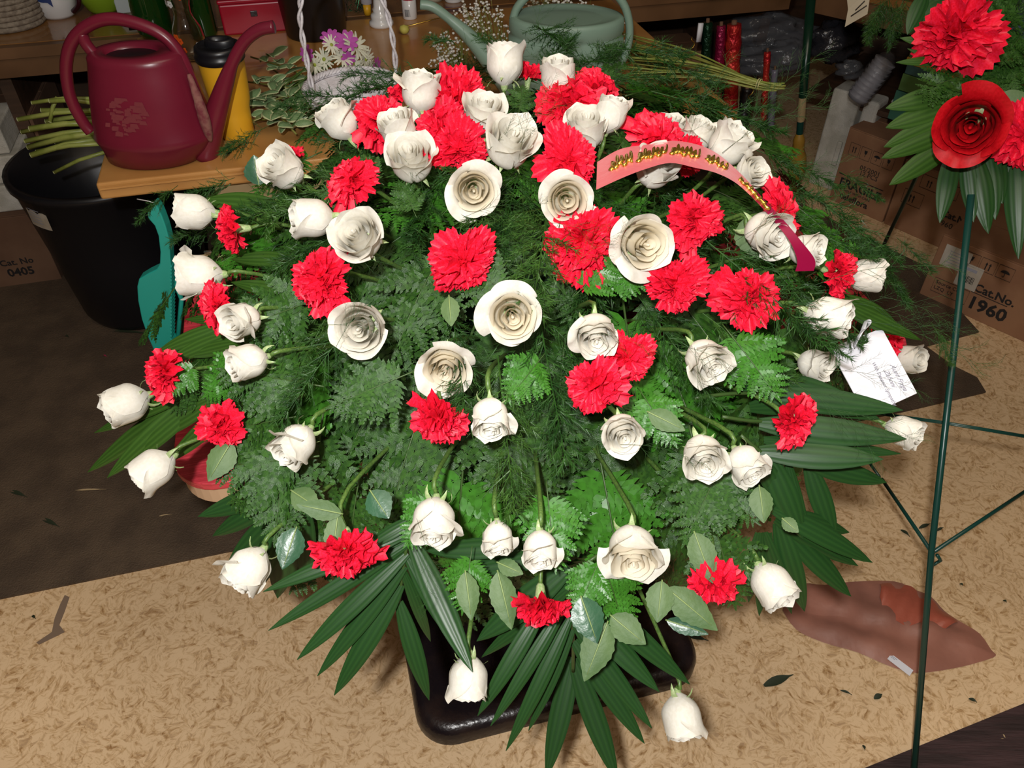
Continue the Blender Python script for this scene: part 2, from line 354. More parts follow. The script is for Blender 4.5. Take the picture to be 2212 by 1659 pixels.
SEP = [sepal_mesh(R, c).mesh('sepal', M_calyx) for c in (1.35, 1.8, 2.4)]
CALYX = MB().lathe([(.0, -.10), (.05, -.09), (.085, -.04), (.10, .02), (.12, .07), (.05, .10)], 12).mesh('calyx', M_calyx)

def carn_petal(q, L, fan, amp, nu=20, nv=6):
    P = []; f = q.uniform(3.2, 5.5); a0 = q.uniform(0, 6.28); lob = q.uniform(0, 6.28)
    for i in range(nu+1):
        u = -1+2*i/nu; th = u*fan/2; edge = 1-.16*abs(u)**2.5+.06*math.sin(u*3+lob)
        row = []
        for j in range(nv+1):
            s = .06+.94*j/nv; rr = L*s*(edge*(1+(.05 if i % 2 else -.04)) if j == nv else 1+(edge-1)*s)
            w_ = amp*s**1.5*L*math.sin(f*u*2.2+a0)+amp*.22*s*s*L*math.sin(15*u+lob)
            row.append(Vector((rr*math.cos(th), rr*math.sin(th), w_)))
        P.append(row)
    return P
def carnation_mesh(seed, rich=1.0):
    q = random.Random(seed); mb = MB(); N = 42; lobes = [q.uniform(0, 6.28) for _ in range(3)]
    for k in range(N):
        f = k/(N-1); az = k*2.39996+q.uniform(-.35, .35); tilt = (1.55-1.30*f**.9)+q.uniform(-.22, .22)
        L = (.56-.12*f)*q.uniform(.78, 1.15)*(1+.17*math.sin(2*az+lobes[0])+.15*math.sin(3*az+lobes[1])); P = carn_petal(q, L, q.uniform(1.1, 1.7), .16+.07*f)
        bend = q.uniform(-.4, .7)
        for row in P:
            for v in row:
                x, y, z = v; s = x/L; ang = PI/2-tilt-bend*(s-.5)*1.2
                rr = x*math.cos(ang)-z*math.sin(ang); zz = x*math.sin(ang)+z*math.cos(ang)
                v.x = rr*math.cos(az)-y*math.sin(az); v.y = rr*math.sin(az)+y*math.cos(az); v.z = zz*.78
        mb.grid(P)
    return mb.mesh('bloom', M_carn)
CARN = [carnation_mesh(50+k) for k in range(6)]
CTUBE = MB().lathe([(.0, -.40), (.055, -.39), (.085, -.33), (.105, -.18), (.13, -.03), (.16, .02), (.05, .04)], 12)
for k in range(6):
    a = k*PI/3; CTUBE.grid([[Vector((math.cos(a+u*.4)*(.12+.06*v), math.sin(a+u*.4)*(.12+.06*v), .0+.1*v*(1-abs(u)))) for u in (-1, 0, 1)] for v in (0, .5, 1)])
CTUBE = CTUBE.mesh('calyx', M_calyx)

# ---------------------------------------------------------------- spray geometry
SO = Vector((.02, 1.12, .78)); SR = Vector((.655, .70, .42))
def dome(px, py, k=1.0, dt=0):
    d = ray(px, py); p = CAM-SO
    a = sum((d[i]/(SR[i]*k))**2 for i in range(3)); b = 2*sum(d[i]*p[i]/(SR[i]*k)**2 for i in range(3)); c = sum((p[i]/(SR[i]*k))**2 for i in range(3))-1
    D = b*b-4*a*c; t = (-b-math.sqrt(D))/(2*a) if D > 0 else -b/(2*a)
    return CAM+d*(t+dt)
def aim(P, dx, dy):
    F = (P-CAM).normalized(); m = min(1, math.hypot(dx, dy)); r = RT-F*RT.dot(F); r.normalize(); dn = F.cross(r); dn = dn if dn.z < 0 else -dn
    return (r*dx+dn*dy)/max(1, math.hypot(dx, dy))*1.0 - F*math.sqrt(max(0, 1-m*m))+Vector((0, 0, 0))
def stem_to_heart(o, axis, M, m, rad, name='stem', ln=.8):
    s = M.to_scale().x; iv = M.inverted(); P0 = M @ Vector((0, 0, -.08)); C = SO+Vector((0, 0, -.06))
    P1 = P0-axis*.03; P2 = P0.lerp(C, .45)-axis*.01; P3 = P0.lerp(C, ln)
    return MB().tube([iv @ p for p in spline([P0, P1, P2, P3], 4)], rad/s, 6).obj(name, m, o)
def rose(px, py, dx, dy, size, var, label, red=False, dt=0, P=None, grp='white roses of the large spray', ln=.8, sep=1):
    P = P or dome(px, py, 1.0, dt); t = (P-CAM).dot(FW); s = size*t/FPX*(.97 if var in (3, 4) else .98)
    ax = aim(P, dx, dy); M = frame(ax, Vector((R.uniform(-1, 1), R.uniform(-1, 1), R.uniform(-1, 1))), P-ax*s*.5, s)
    M = M @ Matrix.Diagonal((1, 1, 1.12, 1))
    o = thing('rose', label, 'rose', M=M, group=grp)
    h, ps = ROSES[var] if not red else REDROSE
    obj('bloom_heart', h, o)
    for p in ps: obj('petal', p, o)
    obj('calyx', CALYX, o)
    for k in range(5): obj('sepal', SEP[(k+var+sep) % 3], o, Matrix.Rotation(k*2*PI/5+var, 4, 'Z'))
    stem_to_heart(o, ax, M, M_stem, .0026, ln=ln)
    return o
def carn(px, py, dx, dy, size, label, dt=0, P=None, grp='red carnations of the large spray', ln=.8):
    P = P or dome(px, py, 1.0, dt); t = (P-CAM).dot(FW); s = size*t/FPX*1.04
    ax = aim(P, dx, dy); M = frame(ax, Vector((R.uniform(-1, 1), R.uniform(-1, 1), R.uniform(-1, 1))), P-ax*s*.18, s)
    M = M @ Matrix.Diagonal((R.uniform(.84, 1.06), R.uniform(.98, 1.1), R.uniform(.9, 1.15), 1))
    o = thing('carnation', label, 'carnation', M=M, group=grp)
    obj('bloom', R.choice(CARN), o); obj('calyx', CTUBE, o)
    M2 = M @ Matrix.Translation((0, 0, -.32)); P0 = M2 @ Vector((0, 0, 0)); C = SO+Vector((0, 0, -.04)); iv = M.inverted()
    MB().tube([iv @ p for p in spline([P0, P0-ax*.05, (P0-ax*.05).lerp(C, .35), P0.lerp(C, ln)], 4)], .0026/s, 6).obj('stem', M_stem, o)
    return o
RS = [
 (1090,142,.02,-1,88,0,'white rosebud at the very top of the spray, in front of the green watering can'),
 (907,204,.12,-.98,88,1,'tall white rose bud near the top left, beside the white wicker basket handle'),
 (1205,172,.0,-.95,82,0,'white rose peeking up behind the top right carnations, below the green watering can'),
 (737,266,-.55,-.8,84,5,'cream white rose half hidden in front of the white wicker basket'),
 (1042,256,.1,-.85,88,2,'white rose just right of the stacked red carnations near the top'),
 (1098,318,.25,-.6,106,2,'squarish open white rose upper centre, overlaid by fern threads'),
 (864,288,-.35,-.85,84,1,'upper white rose of the overlapping pair at upper left'),
 (890,352,-.15,-.62,98,2,'lower larger white rose of the overlapping pair at upper left'),
 (1266,287,.0,-.8,90,1,'white rose on upper right directly above the big round carnation'),
 (1318,252,.25,-.95,76,0,'narrow white rose at upper right, leaning against the carnations at the top'),
 (1023,408,.02,.12,92,3,'fully open white rose with cream heart facing forward, upper centre left'),
 (1223,430,.06,.10,92,3,'fully open white rose with cream heart directly below the big round carnation'),
 (1412,368,.55,-.55,88,1,'white rose nestled under the red satin ribbon'),
 (1505,298,.3,-.9,72,5,'white rose behind the peak of the red ribbon, right side'),
 (1570,318,.55,-.8,92,2,'flared white rose to the right above the red ribbon'),
 (1617,372,.6,-.2,66,5,'small white rose under the ribbon bend at far right, covered with threads'),
 (1445,285,.2,-.9,66,5,'white rose mostly hidden behind the carnation at the ribbon top'),
 (618,368,-.65,-.5,88,1,'white rose at far upper left beside a dark round leaf'),
 (424,458,-1,-.05,84,0,'leftmost upper white rosebud, below the maroon watering can'),
 (680,472,-.98,-.05,92,0,'white rosebud pointing left, with water drops, left of centre'),
 (780,517,-.35,-.35,104,2,'white rose crossed by fern threads, right behind the left pointing bud'),
 (1380,524,.38,.1,108,4,'open white rose facing slightly right, right of the centre carnation'),
 (1650,500,.7,.25,94,2,'white rose beside a broad grey green leaf under the ribbon, right side'),
 (1736,540,.9,.0,74,1,'white rose partly covered by the hanging plum ribbon tail'),
 (434,594,-1,.03,96,1,'white rosebud pointing left with ragged tips, beside the teal dustpan'),
 (1866,594,1,.1,78,0,'white rose at the far right beside a small carnation, over the dark mat'),
 (783,705,-.2,.15,108,2,'round white rose facing forward on the left, netted with fern threads'),
 (1105,680,.05,.12,104,4,'widest open white rose with cream heart at the centre of the spray'),
 (1285,715,.1,.55,92,1,'white rose touching the upper carnation of the centre right pair'),
 (1520,772,.5,.55,92,2,'white rose right of centre with one petal flared to the right'),
 (528,690,-.7,.25,80,5,'white rose on the left half covered by a leatherleaf frond, above another'),
 (540,780,-.9,.25,84,0,'white rosebud on the left overlapped by a long fern frond'),
 (1783,682,.95,.25,96,0,'large white rosebud pointing right, just left above the white card'),
 (1755,785,.8,.3,72,1,'pale rose under fern threads at the left edge of the white card'),
 (965,785,-.1,.45,98,3,'open white rose below centre left, above a frilled carnation'),
 (1060,896,.03,.85,86,1,'white rose beside the frilled carnation below the centre'),
 (1342,930,.2,.45,84,2,'small pointed white rose below the centre right carnation pair'),
 (277,870,-.92,.38,94,0,'leftmost white rose of the whole spray, over the dark mat'),
 (336,1010,-.8,.6,92,0,'white rosebud over the dark mat at the lower left, next to the red table corner'),
 (642,955,-.6,.68,92,1,'white rose facing lower left among glossy leatherleaf'),
 (1518,978,.15,.62,92,2,'left one of the two touching white roses at lower right'),
 (1608,998,.5,.75,82,1,'right one of the two touching white roses at lower right'),
 (1948,930,.9,.35,74,0,'white rose at the far right below the white card, on a palm leaf'),
 (1958,775,.85,.1,66,0,'white rose hidden behind the white card at the far right'),
 (938,1118,-.08,.9,100,1,'white rose with a curled petal at the top of the lower left palm frond'),
 (1075,1157,.05,.95,72,5,'small ragged white rose above two grey green leaves, bottom middle'),
 (1167,1180,.0,.9,80,5,'white rose behind the carnation stem at bottom middle'),
 (1365,1180,.05,.75,110,4,'large open white rose with flared side petals at bottom right of centre'),
 (540,1224,-.55,.82,98,1,'white rose with long bare green stem at lower left'),
 (1664,1258,.5,.84,96,0,'white rosebud hanging at lower right above the red crumpled tissue'),
 (1012,1460,-.03,1,94,0,'lowest left white rosebud hanging over the black table base'),
 (1472,1543,.12,.99,94,0,'lowest white rose of the spray, hanging over the tan floor'),
]
CS = [
 (813,248,-.45,-.6,112,'frilled red carnation in front of the white wicker basket'),
 (985,205,.05,-.7,112,'topmost of the three stacked red carnations near the top'),
 (872,192,-.3,-.9,58,'small red carnation behind the tall white bud by the basket handle'),
 (950,272,-.25,-.4,86,'middle one of the three stacked red carnations near the top'),
 (988,318,.05,-.2,108,'lowest of the three stacked red carnations near the top'),
 (1222,210,.0,-.65,108,'wide red carnation at the top right, below the green watering can'),
 (1290,178,.15,-.9,84,'small red carnation against the base of the green watering can'),
 (1142,155,.1,-1,60,'small dark red carnation directly behind the topmost rosebud'),
 (1228,342,.1,-.1,128,'biggest round red carnation, at the ribbon start'),
 (1425,292,.25,-.7,108,'red carnation above the ribbon peak'),
 (618,335,-.4,-.9,58,'small red carnation behind the far upper left rose'),
 (750,388,-.65,-.3,100,'red carnation split by a fern frond at upper left'),
 (492,495,-1,.05,84,'red carnation seen sideways with green calyx at the far left'),
 (1258,522,.0,.1,128,'red carnation right of centre overlaid with fern threads'),
 (1002,564,-.1,.1,124,'deep pink red carnation with a fern tip over it, centre left'),
 (686,606,-.5,.1,112,'red carnation at mid left beside the spray fern, tilted left'),
 (1510,475,.6,.05,104,'tall narrow red carnation between two white roses, right'),
 (1695,450,.85,-.25,92,'red carnation behind the ribbon at upper right'),
 (1460,615,.35,.05,108,'red carnation right of the centre, near the yellow green frond tip'),
 (1617,645,.2,.15,116,'brightest red carnation with water drops at mid right'),
 (1825,585,.95,.05,88,'red carnation seen sideways in front of the far right rose'),
 (1357,776,.1,.2,104,'upper carnation of the touching pair right below centre'),
 (1280,842,-.15,.55,108,'lower carnation of the touching pair right below centre'),
 (458,662,-.9,.0,84,'red carnation lying over the back of the red tabletop at left'),
 (343,803,-.9,.1,92,'red carnation just above the leftmost rose'),
 (468,925,-.7,.3,92,'red carnation half under leatherleaf, by the red table corner'),
 (948,915,-.05,.75,116,'frilled red carnation with green calyx showing, below centre left'),
 (1728,915,.7,.45,100,'red carnation on horizontal palm leaves at lower right'),
 (745,1208,.0,.92,128,'red carnation at bottom left with a grey green leaf across it'),
 (1168,1325,.0,.96,118,'red carnation hanging over the black table base at the bottom'),
 (1542,1272,.1,.93,100,'red carnation at bottom right over the tan floor'),
 (1920,742,.8,.2,70,'small red carnation behind the white card'),
 (1478,345,.2,.2,74,'dark red carnation under the ribbon beside the nestled rose'),
]
BL = {1012: .9, 1472: .86}
for a in RS: rose(*a, dt=(.05 if a[0] == 1445 else .22 if a[0] == 1958 else .06 if a[0] == 1755 else -.03 if R.random() < .5 else 0), sep=R.randint(0, 2))
for a in CS: carn(*a[:5], a[5], dt=(.22 if a[0] == 1920 else .03 if a[4] < 70 else -.01))

# ---------------------------------------------------------------- foliage meshes
def pinna_mesh(q, L=1.0, m=None):
    V = []; F = []; n = 9
    for s in (-1, 1):
        for k in range(n):
            f = (k+.5)/n; x = f*L; l = L*.29*(1-f)**.75*(.9+.2*q.random())+.02; w_ = L*.068; a = s*q.uniform(.85, 1.05)
            c, sn = math.cos(a), math.sin(a); b = len(V); z = q.uniform(-.02, .04)*L
            pts = [(0, -w_*.5, 0), (l*.35, -w_*.8, z*.5), (l*.62, -w_*.42, z), (l, 0, z*1.2), (l*.7, w_*.55, z), (l*.66, w_*.35, z), (l*.35, w_*.8, z*.5), (0, w_*.5, 0)]
            for px_, py_, pz_ in pts: V.append(Vector((x+px_*c-py_*sn*s*s, px_*sn+py_*c, pz_)))
            F += [(b, b+1, b+6, b+7), (b+1, b+2, b+5, b+6), (b+2, b+3, b+4, b+5)]
    b = len(V); V += [Vector((L*.88, -.03*L, 0)), Vector((L*1.03, 0, .01)), Vector((L*.88, .03*L, 0)), Vector((0, -.008*L, .004)), Vector((0, .008*L, .004)), Vector((L*.9, .004, .004)), Vector((L*.9, -.004, .004))]
    F += [(b, b+1, b+2), (b+3, b+4, b+5, b+6)]
    return me('pinna', V, F, m, False)
PIN = {0: [pinna_mesh(R, 1, M_fern) for _ in range(4)], 1: [pinna_mesh(R, 1, M_fern2) for _ in range(2)]}
def frond_proto(light, q, curve, n=10, tri=.50):
    """leatherleaf frond of unit length along +x, face normal +z"""
    o = bpy.data.objects.new('leatherleaf_frond', None); kids = []
    def pos(f): return Vector((f*(1-.10*curve*f), 0, -curve*.32*f*f))
    st = [pos(i/10) for i in range(11)]
    kids.append(('rachis', MB().tube(st, [.009-.006*i/10 for i in range(11)], 5).mesh('rachis', M_rachis), Matrix()))
    for k in range(n):
        f = .20+.74*k/(n-1); L = tri*(1-f)**.72*1.08+.05
        for s in (-1, 1):
            p = pos(f+.02*s); a = s*(1.05-.25*f+q.uniform(-.1, .1))
            M = Matrix.Translation(p) @ Matrix.Rotation(curve*.5*f, 4, 'Y') @ Matrix.Rotation(a, 4, 'Z') @ Matrix.Rotation(q.uniform(.0, .30), 4, 'Y') @ Matrix.Rotation(q.uniform(-.35, .35), 4, 'X') @ Matrix.Scale(L, 4)
            kids.append(('pinna', q.choice(PIN[light]), M))
    M = Matrix.Translation(pos(.94)) @ Matrix.Rotation(curve*.6, 4, 'Y') @ Matrix.Scale(.13, 4); kids.append(('pinna', PIN[light][0], M))
    return kids
FR = {l: [frond_proto(l, R, c) for c in (.15, .5, .9, 1.2)] for l in (0, 1)}
def put_frond(P, d, nrm, L, light, var, label, grp='leatherleaf fronds'):
    x = Vector(d).normalized(); z = nrm-x*nrm.dot(x); z.normalize(); y = z.cross(x)
    M = Matrix.Translation(P) @ Matrix(((x.x, y.x, z.x, 0), (x.y, y.y, z.y, 0), (x.z, y.z, z.z, 0), (0, 0, 0, 1))) @ Matrix.Scale(L, 4)
    o = thing('leatherleaf_frond', label, 'fern frond', M=M, group=grp)
    for nm, d_, m_ in FR[light][var]: obj(nm, d_, o, m_)
def tree_mesh(seed, m):
    q = random.Random(seed); V = []; F = []; SV = MB(); SV.tube([(i/8, 0, -.06*(i/8)**2) for i in range(9)], [.005-.003*i/8 for i in range(9)], 4)
    V = list(SV.V); F = list(SV.F)
    def needle(p, d, l, w_):
        s = d.cross(Vector((q.uniform(-1, 1), q.uniform(-1, 1), q.uniform(-1, 1)))).normalized()*w_; b = len(V)
        V.extend([p-s, p+s, p+d*l]); F.append((b, b+1, b+2))
    for k in range(54):
        f = .10+.88*k/54; p = Vector((f, 0, -.06*f*f)); a = q.choice((-1, 1))*q.uniform(.45, .95); e = q.uniform(-.6, .6)
        d = Vector((math.cos(a)*math.cos(e), math.sin(a)*math.cos(e), math.sin(e))); L = (.30*(1-f)+.10)*q.uniform(.6, 1.2)
        needle(p, d, L, .0035)
        for j in range(24):
            g = .08+.92*j/24; pp = p+d*L*g+Vector((0, 0, -.05*g*g*L)); dd = (d+Vector((q.uniform(-1, 1), q.uniform(-1, 1), q.uniform(-1, 1)))*.75).normalized()
            needle(pp, dd, q.uniform(.035, .09), .0030)
    return me('tree_fern_sprig', V, F, m, False)
THREADS = []
TREE = [tree_mesh(80+k, M_tree) for k in range(4)]+[tree_mesh(90+k, M_tree2) for k in range(2)]
def thread_mesh(seed):
    q = random.Random(seed); T_ = MB(); T_.tube([(i/8, .05*math.sin(i*.5), -.05*(i/8)**2) for i in range(9)], [.0028-.002*i/8 for i in range(9)], 3, cap=False)
    for k in range(15):
        f = .2+.8*k/15; p = Vector((f, .05*math.sin(f*4), -.05*f*f)); a = q.choice((-1, 1))*q.uniform(.3, .8); d = Vector((math.cos(a), math.sin(a), q.uniform(-.3, .3))); L = (.30*(1-f)+.12)*q.uniform(.6, 1.2)
        T_.tube([p, p+d*L*.5, p+d*L+Vector((0, 0, -.02))], [.0018, .0014, .0008], 3, cap=False)
        for j in range(5):
            pp = p+d*L*(.3+.14*j); a2 = a+q.choice((-1, 1))*q.uniform(.4, .8); dd = Vector((math.cos(a2), math.sin(a2), q.uniform(-.4, .4))); T_.tube([pp, pp+dd*q.uniform(.04, .09)], [.0013, .0006], 3, cap=False)
    return T_.mesh('fern_thread', M_tree)
def put_tree(P, d, nrm, L, label, grp='feathery tree fern sprigs', var=None):
    x = Vector(d).normalized(); z = nrm-x*nrm.dot(x); z.normalize(); y = z.cross(x)
    M = Matrix.Translation(P) @ Matrix(((x.x, y.x, z.x, 0), (x.y, y.y, z.y, 0), (x.z, y.z, z.z, 0), (0, 0, 0, 1))) @ Matrix.Scale(L, 4)
    o = obj('tree_fern_sprig', TREE[var if var is not None else R.choice((0, 1, 2, 3, 0, 1, 2, 3, 4, 5))], None, M)
    return tag(o, label, 'fern sprig', grp)
def sect(P):
    v = P-SO; s = 'left' if v.x < -.2 else 'right' if v.x > .2 else 'middle'; h = 'front' if v.y < -.3 else 'back' if v.y > .1 else 'centre'
    return {'left': 'left', 'right': 'right', 'middle': 'middle'}[s]+' '+h
TREE += [thread_mesh(70+k) for k in range(4)]
# random cover over the dome
def dome_pt(th, ph, k): return SO+Vector((SR.x*k*math.cos(th)*math.sin(ph), SR.y*k*math.sin(th)*math.sin(ph), SR.z*k*math.cos(ph)))
N0 = 60
N1 = 190
for i in range(-N0, N1):
    th = 2.39996*i; ph = math.acos(1-1.0*((i if i >= 0 else (i+N0)*N1/N0)+.5)/N1); k = R.uniform(.62, .90); k *= (.93 if ph > 1.25 else 1); k = k if i >= 0 else R.uniform(.45, .6)
    P = dome_pt(th, ph, k); n = Vector((P.x-SO.x, P.y-SO.y, (P.z-SO.z)*2.2)).normalized()
    tang = Vector((math.cos(th), math.sin(th), -.55*math.sin(ph))); tang = (tang-n*tang.dot(n)).normalized()
    d = (tang+n*R.uniform(.05, .35)+Vector((R.uniform(-.35, .35), R.uniform(-.35, .35), 0))).normalized()
    s = sect(P); L = R.uniform(.19, .26); L = max(.12, min(L, .12+.9*max(0, .93-math.sqrt(sum(((P+d*.13-SO)[i]/SR[i])**2 for i in range(3))))*.7)); li = 1 if R.random() < .22 else 0
    put_frond(P, d, n, L, li, R.randint(0, 3), ('fresh light green' if li else 'glossy dark green')+' leatherleaf fern frond laid over the %s of the spray' % s, 'leatherleaf fronds, %s%s' % (s, ', light' if li else ''))
N2 = 330
for i in range(N2):
    th = 2.39996*i+1; ph = math.acos(1-.97*(i+.5)/N2); k = R.uniform(.84, 1.0)
    P = dome_pt(th, ph, k); n = Vector((P.x-SO.x, P.y-SO.y, (P.z-SO.z)*2.2)).normalized()
    if P.y > 1.5 and R.random() < .3: continue
    tang = Vector((math.cos(th), math.sin(th), -.5*math.sin(ph))); tang = (tang-n*tang.dot(n)).normalized()
    d = (tang+n*R.uniform(-.02, .40)+Vector((R.uniform(-.4, .4), R.uniform(-.4, .4), R.uniform(-.1, .1)))).normalized()
    s = sect(P); Lt = R.uniform(.13, .21)
    while Lt > .09 and sum(((P+d*Lt-SO)[i]/SR[i])**2 for i in range(3)) > (1.3 if n.dot((CAM-P).normalized()) > .5 and P.z > .79 else .86 if P.z < .86 and P.y < 1.0 else 1.0 if (P.x > .05 and P.y > 1.2) else .92): Lt -= .01
    if Lt < .085: continue
    tp = P+d*Lt
    if tp.z < .98 and (tp.y < .64 or tp.x < -.38): continue
    if tp.x > .22 and tp.y < .88 and tp.z < .96: continue
    if tp.x > .42 and tp.y > 1.15: continue
    if tp.y > 1.42 and abs(tp.x-.05) > .16: continue
    if P.y > 1.32 and P.z > .8 and R.random() < .6: continue
    if P.x < -.10 and P.y < 1.15 and R.random() < .3: continue
    if P.y < .82 and R.random() < .15: continue
    if P.x > .38 and P.y < 1.05 and R.random() < .7: continue
    put_tree(P, d, n, Lt, 'feathery dark tree fern sprig among the flowers in the %s of the spray' % s, 'tree fern sprigs, '+s)
# named fronds seen clearly in the photograph : base px, tip px, k, light
def frond_px(b, t_, light, var, label, k=.95, kt=1.0):
    A = dome(*b, k); B = dome(*t_, kt); d = B-A; n = (CAM-A).normalized()+Vector((R.uniform(-.15, .15), 0, .25))
    put_frond(A, d, n, d.length*1.0, light, var, label, 'large leatherleaf fronds')
for a in [((700,835),(470,795),0,0,'long leatherleaf frond lying across the left white rosebud'),
 ((640,900),(440,935),0,1,'leatherleaf frond pointing left above the red table corner'),
 ((690,985),(455,1010),0,0,'leatherleaf frond hanging over the red table corner'),
 ((660,1000),(470,1090),0,1,'leatherleaf frond drooping past the red table corner to the floor side'),
 ((900,800),(700,880),0,1,'bushy leatherleaf frond left of the open rose below centre'),
 ((700,640),(480,720),0,1,'leatherleaf frond crossing the two left roses'),
 ((620,920),(590,1180),0,1,'leatherleaf frond pointing straight down at lower left'),
 ((1110,640),(960,545),0,1,'olive leatherleaf tip lying over the centre left carnation'),
 ((1240,640),(1345,540),1,0,'bright yellow green leatherleaf tip under the open rose at right'),
 ((1300,600),(1420,600),1,0,'bright leatherleaf frond between centre right carnations'),
 ((1560,1000),(1480,1170),0,1,'glossy leatherleaf frond below the two touching roses'),
 ((1500,1010),(1640,1130),0,0,'glossy leatherleaf frond pointing to the lower right'),
 ((1540,1120),(1600,1330),0,1,'leatherleaf frond hanging beside the lower right rosebud'),
 ((1290,1180),(1360,1370),1,1,'light leatherleaf frond hanging at bottom right of centre'),
 ((1300,1200),(1240,1330),1,1,'light leatherleaf frond drooping under the big bottom rose'),
 ((1180,1040),(1200,1230),1,0,'light leatherleaf tip hanging over the hidden bottom middle rose'),
 ((960,1060),(870,1180),1,1,'small light leatherleaf frond left of the curled petal rose'),
 ((1020,1180),(1000,1330),1,1,'light leatherleaf frond above the lowest left rosebud'),
 ((830,400),(740,340),0,1,'leatherleaf frond over the split carnation at upper left'),
 ((800,430),(690,410),0,0,'leatherleaf tip crossing the split carnation'),
 ((1330,330),(1385,240),0,1,'leatherleaf frond standing right of the upper right roses'),
 ((1740,600),(1860,530),1,0,'bright leatherleaf frond behind the far right carnation'),
 ((1560,700),(1690,860),1,1,'light leatherleaf frond below the bright right carnation'),
 ((1380,840),(1460,960),1,1,'light leatherleaf frond right of the small pointed rose'),
 ((1180,760),(1100,860),1,1,'light leatherleaf frond below the central open rose'),
 ((900,470),(860,380),0,1,'leatherleaf frond under the lower rose of the upper left pair'),
 ((1120,250),(1130,170),0,1,'small leatherleaf frond behind the topmost bud'),
 ((430,780),(360,850),1,1,'light leatherleaf frond next to the leftmost carnation'),
 ((560,770),(430,860),1,1,'light leatherleaf frond under the left rosebud')]: frond_px(*a)
def threads(px, py, ang, L, dt=-.045, label='loose tree fern threads', var=None):
    P = dome(px, py, 1.0, dt); F = (P-CAM).normalized(); r = (RT-F*RT.dot(F)).normalized(); dn = F.cross(r); dn = dn if dn.z < 0 else -dn
    d = r*math.cos(ang)+dn*math.sin(ang); put_tree(P, d+F*.05, -F, L*.72, label, 'loose fern threads over flowers', R.choice((6, 7, 8, 9)))
for px, py, a, L in ((1050,330,-.6,.14),(1120,345,-1.2,.12),(1000,470,-.2,.13),(740,560,.2,.14),(720,760,-.9,.15),(690,700,.2,.14),(1180,480,.3,.13),(1220,600,-.7,.12),
    (1590,520,-.4,.15),(1560,330,-.5,.18),(1600,300,-.9,.18),(1560,250,-.3,.16),(1640,380,-.2,.14),(1250,720,.2,.12),(1440,740,.4,.15),(1480,330,-1.2,.16),(1060,870,1.2,.12),(900,1120,1.4,.12),
    (590,420,-.4,.13),(610,330,.5,.14),(700,330,1.2,.12),(1090,250,-.5,.14),(1070,90,.6,.14),(1260,120,2.5,.14),(1760,880,.3,.15),(1780,800,.2,.14),(1800,650,.3,.18),
    (1700,820,.7,.17),(1850,690,.35,.2),(1750,620,-.2,.2),(1000,60,1.5,.1),(1150,90,-1.2,.13),(1340,960,.2,.12),(860,330,1.0,.12),(1500,750,1.6,.13),(1900,640,.4,.15)):
    P = dome(px, py); threads(px, py, a, L, label='loose tree fern threads straying over the flowers at the %s of the spray' % sect(P))

# ---------------------------------------------------------------- palm leaflets
def leaflet_mb(A, B, w_, nrm, sag=.03, n=12, fold=.25):
    A, B = Vector(A), Vector(B); d = B-A; L = d.length; x = d/L; z = (nrm-x*nrm.dot(x)).normalized(); y = z.cross(x); V = []; rows = []
    for i in range(n+1):
        f = i/n; ww = w_*.5*(math.sin(PI*min(1, f*.93+.07)**.85))**.8 if f < 1 else 0
        ww = w_*.5*max(0, math.sin(PI*(f*.9+.1)))**.75 if f < 1 else .0004
        c = A+d*f+z*sag*math.sin(PI*f)*L
        rows.append([c+y*ww*u+z*(-abs(u)*ww*fold+(.0012 if k % 2 else 0)) for k, u in enumerate((-1, -.5, 0, .5, 1))])
    return rows
def add_uv(d, rows_n, cols=5):
    uv = d.uv_layers.new(name='UVMap')
    for p in d.polygons:
        for li, vi in zip(p.loop_indices, p.vertices): uv.data[li].uv = ((vi % cols)/(cols-1), (vi//cols)/rows_n)
def palm(label, rach, leafs, m=None, w_=.020, grp=None, base=None, k0=.9, floorz=.10, dfun=None):
    m = m or M_palm
    rp = [dome(x, y, k0) if dfun is None else dfun(x, y) for x, y in rach]
    o = thing('palm_frond', label, 'palm leaf', rp[0], group=grp); org = rp[0]
    MB().tube([p-org for p in spline(rp, 4)], .0022, 6).obj('rachis', M_rachis, o)
    for (bx, by, tx, ty, *r_) in leafs:
        ws = r_[0] if r_ else 1; ex = r_[1] if len(r_) > 1 else .02
        A = dome(bx, by, k0) if dfun is None else dfun(bx, by)
        if dfun: B = dfun(tx, ty)
        else:
            tA = (A-CAM).dot(FW); B = PT(tx, ty, tA+ex); 
            if B.z < floorz: B = PZ(tx, ty, floorz)
        n = (CAM-(A+B)/2).normalized()+Vector((R.uniform(-.25, .25), R.uniform(-.2, .1), .2))
        d = MB().grid(leaflet_mb(A-org, B-org, w_*ws, n, R.uniform(.0, .06))).mesh('leaflet', m); add_uv(d, 12); obj('leaflet', d, o)
    return o
palm('palm frond fanning over the tan floor and black base at bottom left', [(905,1110),(882,1165),(870,1235),(862,1300)],
 [(886,1150,569,1278,1.0,-.02),(884,1172,580,1362,.95,.0),(880,1195,642,1425,1.1,.0),(874,1222,686,1460,1.1,.02),(866,1262,722,1502,1.25,.02),(862,1300,927,1512,1.1,.03),(880,1205,1000,1410,.95,.02),(888,1165,1021,1452,1.35,-.04),(870,1230,930,1385,.7,.06),(905,1115,780,1190,.8,0)])
palm('palm frond hanging in front of the black base at bottom centre', [(1232,1270),(1237,1330),(1238,1400),(1238,1450)],
 [(1180,1300,1032,1546,1.0,0),(1225,1300,1060,1568,.85,0),(1234,1330,1093,1622,.9,.01),(1237,1360,1142,1578,.8,.02),(1238,1420,1180,1680,1.4,.0),(1239,1430,1335,1690,1.45,.0),(1240,1385,1392,1606,1.2,.01),(1243,1350,1408,1573,1.1,.01),(1246,1310,1424,1494,1.3,.0),(1265,1280,1490,1478,1.25,.02)])
